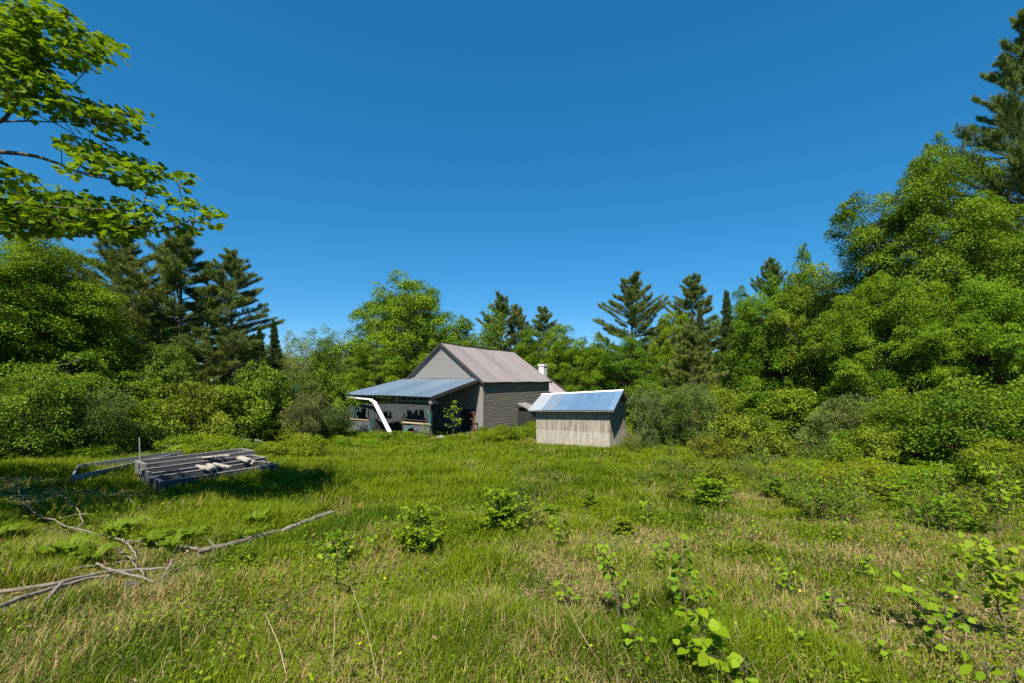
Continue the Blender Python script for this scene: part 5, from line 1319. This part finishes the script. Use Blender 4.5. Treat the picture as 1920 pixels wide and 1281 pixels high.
wood('dead_branch', [(.012, .008, [(224, 1050, .16), (240, 1059, .12), (254, 1071, .07), (270, 1086, .02)])], 'short branch standing up out of the dead wood heap', 'branch', group='dead wood heap')
wood('dead_branch', [(.013, .009, [(324, 1069, .14), (315, 1080, .08), (304, 1092, .02)])], 'snapped stub leaning at the house end of the dead wood heap', 'branch', group='dead wood heap')
wood('dead_branch', [(.016, .008, [(70, 1085, .03), (140, 1075, .04), (200, 1066, .04), (245, 1058, .02)])], 'thin straight branch lying just behind the dead wood heap', 'branch', group='dead wood heap')
wood('wood_stub', [(.036, .03, [(232, 1106, .01), (248, 1104, .02), (264, 1105, 0)])], 'short dark broken stub lying before the dead wood heap', 'log', 'bark')
wood('dark_twig', [(.010, .005, [(8, 1150, .03), (22, 1165, .04), (32, 1175, .02), (60, 1188, .01)])], 'thin dark crooked twig in the grass below the dead wood heap', 'twig', 'bark')

# ------------------------------------------------------------------ ferns, burdock, saplings
def fern(seed):
    rng = np.random.default_rng(seed); r = root_of('fern_clump', None, 'fern'); Ps = []; As = []; Ns = []; Ls = []; mb = MB()
    for i in range(11):
        a = i * 2.4 + rng.random(); H = rng.uniform(.5, .85); d = np.array([math.cos(a), math.sin(a), 0])
        q = [Vector(d * H * (.05 + .55 * s ** 1.6) + np.array([0, 0, H * (1.05 * s - .45 * s ** 3)])) for s in np.linspace(0, 1, 7)]
        mb.tube(q, [.004, .004, .003, .003, .002, .002, .001], 3, False)
        for k in range(26):
            s = .14 + .86 * k / 26; f = s * 6; j = min(5, int(f)); p = q[j].lerp(q[j + 1], f - j); t = (q[j + 1] - q[j]).normalized(); sd = Vector((-d[1], d[0], 0)); nn = sd.cross(t)
            for sg in (1, -1):
                Ps.append(p); As.append(sd * sg + t * .45); Ns.append(nn * 1.0 + Vector(rng.normal(size=3) * .15)); Ls.append(.13 * math.sin(PI * (.12 + .88 * (1 - s) * .75 + .1)) * H * 1.3 + .01)
    mb.build('stalk', M['greenstem'], r); L = np.array(Ls)
    Nn = np.array(Ns); Nn[Nn[:, 2] < 0] *= -1
    link_mesh('foliage', poly_mesh('foliage', leaf_polys(np.array(Ps), np.array(As), Nn, L, L * .24, 'rhomb'), 4, .5 + rng.normal(size=len(L)) * .15), M['fern'], r); return r
f0 = fern(81); first = True
fr_ = random.Random(4)
spots = [(20, 1000), (55, 1020), (15, 1040), (50, 1060), (90, 1040), (30, 1080), (245, 985), (255, 1000), (285, 1010), (300, 990), (330, 1005), (345, 1018), (210, 1000), (185, 1000), (365, 1000), (395, 1012), (130, 1040),
         (430, 990), (460, 1000), (150, 1060), (180, 1045), (270, 1030), (320, 1022), (75, 990), (-20, 1010), (110, 975), (480, 975), (350, 975)]
for (px, py) in spots[::2]:
    q = ray_ground(px, py + 18); s = fr_.uniform(.35, .6)
    lb = 'bright green fern clump in the shade around the dead limb'
    if first: f0.location = q; f0.scale = (s, s, s); tag(f0, lb, None, 'ferns around the dead limb'); first = False
    else: dup(f0, q, fr_.random() * 6, (s, s, s * fr_.uniform(.8, 1.1)), None, lb, 'ferns around the dead limb')
def burdock(seed):
    rng = np.random.default_rng(seed); r = root_of('burdock_plant', None, 'plant'); mb = MB(); Ps = []; As = []; Ns = []; Ls = []
    for i in range(11):
        a = i * 2.4 + rng.random() * .6; H = rng.uniform(.25, .65); rd = rng.uniform(.15, .55); e = Vector((math.cos(a) * rd, math.sin(a) * rd, H))
        mb.tube([(0, 0, -.05), e * .5 + Vector((0, 0, .06)), e], [.012, .010, .008], 5, False)
        Ps.append(e); As.append(Vector((math.cos(a), math.sin(a), rng.uniform(-.5, .1)))); Ns.append(Vector((0, 0, 1)) + Vector(rng.normal(size=3) * .25)); Ls.append(rng.uniform(.3, .48))
    L = np.array(Ls); mb.build('stalk', M['greenstem'], r)
    link_mesh('foliage', poly_mesh('foliage', leaf_polys(np.array(Ps), np.array(As), np.array(Ns), L, L * .8, 'heart'), 10, rng.random(len(L))), M['burdock'], r); return r
b0_ = burdock(82)
for i in range(34):
    px = 268 + 215 * fr_.random(); d = fr_.uniform(16.8, 19.5); q = at(px, d); s = fr_.uniform(.7, 1.2); lb = 'pale big leaved burdock in the bed below the shrubs behind the planters'
    if i == 0: b0_.location = q; tag(b0_, lb, None, 'burdock bed')
    else: dup(b0_, q, fr_.random() * 6, (s, s, s * .85), None, lb, 'burdock bed')

def sapling(name, px, py, top, label, leafL=.05, nl=60, tpl='heart', mat='aspen', spread=.28, lean=0.0, seed=0, wl=.9, d=None, color=(1, 1, 1), twigs=7, cat='sapling', hang=.3):
    """a young stem with side twigs and leaves on stalks"""
    rng = np.random.default_rng(seed + 300)
    g = at(px, d) if d else ray_ground(px, py)
    H = (EYE - (top - 712) / F * g.y) - g.z
    r = empty(name, g, 0, label, cat); mb = MB()
    st = [Vector((lean * H * (i / 6) ** 1.3 + rng.normal() * .012 * H, rng.normal() * .012 * H, H * i / 6)) for i in range(7)]; st[0] = Vector((0, 0, -.05))
    mb.tube(st, [.008 * H ** .5 * (1 - .8 * i / 6) + .001 for i in range(7)], 5)
    ends = [(st[6], Vector((lean, 0, 1)))]
    segs = [(st[i], st[i + 1]) for i in range(2, 6)]
    for k in range(twigs):
        s = .22 + .72 * k / twigs; f = s * 6; j = min(5, int(f)); p = st[j].lerp(st[j + 1], f - j); a = k * 2.4 + rng.random()
        ln = spread * H * (1.15 - .75 * s) * rng.uniform(.7, 1.2); e = p + Vector((math.cos(a) * ln, math.sin(a) * ln, ln * rng.uniform(.35, .9)))
        mb.tube([p, p.lerp(e, .5) + Vector((0, 0, .02 * H)), e], [.003, .0024, .0015], 4, False); segs.append((p, e)); segs.append((p.lerp(e, .4), e))
    Ps = []; As = []; Ns = []; Ls = []
    for k in range(nl):
        p0_, p1_ = segs[int(rng.integers(len(segs)))]; p = p0_.lerp(p1_, rng.random()); a = rng.random() * 6.28
        pe = Vector((math.cos(a), math.sin(a), rng.uniform(-.1, .5))) * (leafL * rng.uniform(.5, .9)); q = p + pe
        mb.tube([p, q], [.0011, .0009], 3, False)
        Ps.append(q); As.append(Vector((math.cos(a), math.sin(a), -hang + rng.normal() * .35))); Ns.append(Vector((math.cos(a) * .35, math.sin(a) * .35 - .15, .85)) + Vector(rng.normal(size=3) * .38)); Ls.append(leafL * rng.uniform(.65, 1.2))
    mb.build('stem', M['stem'], r); L = np.array(Ls)
    c = link_mesh('foliage', poly_mesh('foliage', leaf_polys(np.array(Ps), np.array(As), np.array(Ns), L, L * wl, tpl), len(TPL[tpl]), np.clip(.5 + rng.normal(size=nl) * .22, 0, 1)), M[mat], r); c.color = (*color, 1)
    return r
sapling('birch_sapling', 632, 1128, 1012, 'slim sapling with pale shiny leaves beside a tall dry stalk', .045, 75, 'oval', seed=1, wl=.7, color=(1.15, 1.1, 1.6), spread=.34)
sapling('aspen_seedling', 1292, 1165, 1008, 'dark stemmed aspen seedling with bluish leaves rising behind the big leaved one', .06, 46, seed=2, lean=-.18, color=(.75, .9, .9), spread=.2)
sapling('aspen_seedling', 1345, 1300, 1140, 'aspen seedling with big bright round leaves at the bottom edge of the picture', .068, 70, seed=3, lean=-.25, color=(1.15, 1.15, .9), spread=.3)
sapling('aspen_seedling', 1405, 1330, 1222, 'short aspen seedling whose big leaves touch the bottom picture edge', .064, 30, seed=4, color=(1.1, 1.15, .9), spread=.3, lean=-.1)
sapling('aspen_seedling', 1318, 1180, 1095, 'low yellow green aspen seedling between the bluish and the big leaved one', .05, 26, seed=5, color=(1.1, 1.15, .85), spread=.35)
sapling('aspen_seedling', 1162, 1175, 1000, 'aspen seedling leaning left with a sparse column of leaves', .05, 52, seed=6, lean=-.22, color=(.9, 1, .85), spread=.22)
sapling('birch_sapling', 1412, 1022, 962, 'small pale leaved sapling alone in the straw coloured grass', .045, 34, 'oval', seed=7, wl=.75, color=(1.2, 1.2, 1.7))
sapling('maple_seedling', 1722, 1185, 1090, 'maple seedling with flat spread leaves on a dark crooked stem', .09, 20, 'maple', 'shrub', seed=8, wl=1.0, color=(1.1, 1.2, .9), spread=.45, hang=.05)
sapling('birch_sapling', 1885, 1205, 1012, 'leafy birch sapling full of small bright leaves at the picture edge', .055, 190, 'heart', seed=9, wl=.85, color=(1.2, 1.15, 1.0), spread=.42, lean=-.2, twigs=12)
sapling('aspen_seedling', 1850, 1335, 1236, 'one broad leaved seedling in the bottom corner', .085, 9, 'oval', seed=10, wl=.6, color=(1.1, 1.15, .9), spread=.4)
sapling('aspen_seedling', 1905, 1330, 1250, 'seedling with light leaves cut off by the bottom corner', .07, 10, 'oval', seed=11, wl=.65, color=(1.1, 1.1, .9), spread=.4)
sapling('alder_sapling', 1432, 912, 838, 'upright bright sapling at the end of the low shrubs', .06, 90, 'oval', 'shrub', seed=12, wl=.7, color=(1.1, 1.15, .85), spread=.3, twigs=10)
sapling('alder_sapling', 1872, 1010, 868, 'sapling with large sunny leaves in front of the big dark shrub', .075, 110, 'heart', seed=13, wl=.85, color=(1.1, 1.1, .95), spread=.4, twigs=12)
sapling('alder_sapling', 1765, 985, 862, 'slender sapling with grey green round leaves at the foot of the big dark shrub', .055, 70, 'oval', 'shrub', seed=14, wl=.75, color=(.95, 1.1, 1.0), spread=.3, twigs=9)
sapling('poplar_sapling', 850, 818, 749, 'young poplar growing in front of the dark porch opening', .11, 170, 'oval', seed=15, wl=.72, d=25.0, color=(1.1, 1.1, .9), spread=.26, twigs=14)
sapling('poplar_sapling', 798, 828, 792, 'low leafy sapling at the skirting of the porch', .10, 70, 'oval', seed=16, wl=.7, d=25.2, color=(1.0, 1.05, .8), spread=.4, twigs=8)
sapling('alder_sapling', 1005, 1000, 930, 'thin sapling beside the round leaved bright bush', .045, 60, 'oval', 'shrub', seed=17, wl=.7, color=(1.1, 1.1, .9), spread=.3)
sapling('alder_sapling', 1640, 905, 830, 'sapling with light round leaves before the leafy bright tipped shrub', .055, 90, 'heart', seed=18, wl=.85, color=(1.1, 1.1, 1.0), spread=.4, twigs=10)
sapling('alder_sapling', 1580, 955, 880, 'sprawling sapling with sunny leaves left of the big dark shrub shadow', .055, 80, 'heart', seed=19, wl=.85, color=(1.15, 1.12, 1.0), spread=.5, twigs=10, lean=.3)

sd1 = sapling('aspen_seedling', 1060, 1150, 1085, 'small aspen seedling scattered in the straw coloured grass', .05, 22, seed=31, color=(1.05, 1.1, .9), spread=.35)
sd2 = sapling('aspen_seedling', 1480, 1120, 1050, 'small aspen seedling scattered in the straw coloured grass', .048, 30, seed=32, color=(.95, 1.05, .9), spread=.3)
for o in (sd1, sd2): o['group'] = 'aspen seedlings in the grass'
rs_ = random.Random(12)
for (px, py) in ((1240, 1075), (1350, 1045), (1560, 1190), (1620, 1085), (1500, 1240), (1660, 1260), (1790, 1130), (1770, 1245), (1440, 1180), (1185, 1245), (1050, 1030), (1320, 980), (1700, 1030), (1580, 1015), (880, 1130), (700, 1045), (1840, 1060), (1215, 985)):
    s_ = rs_.uniform(.6, 1.25); dup(rs_.choice((sd1, sd2)), ray_ground(px, py), rs_.random() * 6, (s_, s_, s_), None)

def stalk(px, py, tx, ty, label, seed):
    g = ray_ground(px, py); rr = random.Random(seed); e = P3(tx, ty, g.y + rr.uniform(-.05, .25))
    m = g.lerp(e, .5) + Vector((rr.uniform(-.02, .02), 0, .015)); mb = MB(); mb.tube([g, m, e], [.0024, .002, .0013], 5)
    tag(mb.build('dry_stalk', M['dry_stalk']), label, 'stalk')
M['dry_stalk'] = simple_mat('dry_stalk_wood', (.45, .36, .2), .8, 0, .2, 8)
stalk(712, 1290, 656, 1092, 'long dry stalk leaning left, right of the slim sapling', 1)
stalk(541, 1285, 497, 1150, 'dry stalk leaning left, farther left than the slim sapling', 2)
stalk(622, 1290, 629, 1116, 'upright dry stalk right under the slim sapling', 3)
stalk(1128, 1250, 1060, 1130, 'thin dry stalk leaning left in the straw coloured grass below the meadow bushes', 4)
fl = None; rf_ = random.Random(9)
for i in range(26):
    px = rf_.uniform(450, 1750); py = rf_.uniform(1010, 1270); q = ray_ground(px, py) + Vector((0, 0, rf_.uniform(.08, .16)))
    if fl is None:
        a = np.arange(6) * PI / 3; P = np.zeros((6, 3)); A = np.stack([np.cos(a), np.sin(a), .35 * np.ones(6)], 1); Nn = np.tile([0, 0, 1.], (6, 1)) - A * .2
        fl = link_mesh('yellow_flower', poly_mesh('yellow_flower', leaf_polys(P, A, Nn, np.full(6, .012), np.full(6, .011), 'oval'), 8, np.full(6, .5)), M['flower']); o = fl
    else: o = fl.copy(); COL.objects.link(o)
    o.location = q; o.rotation_euler = (rf_.uniform(-.7, .3), rf_.uniform(-.4, .4), rf_.random() * 6)
    tag(o, 'tiny yellow flower in the foreground grass', 'flower', 'yellow flowers in the grass')
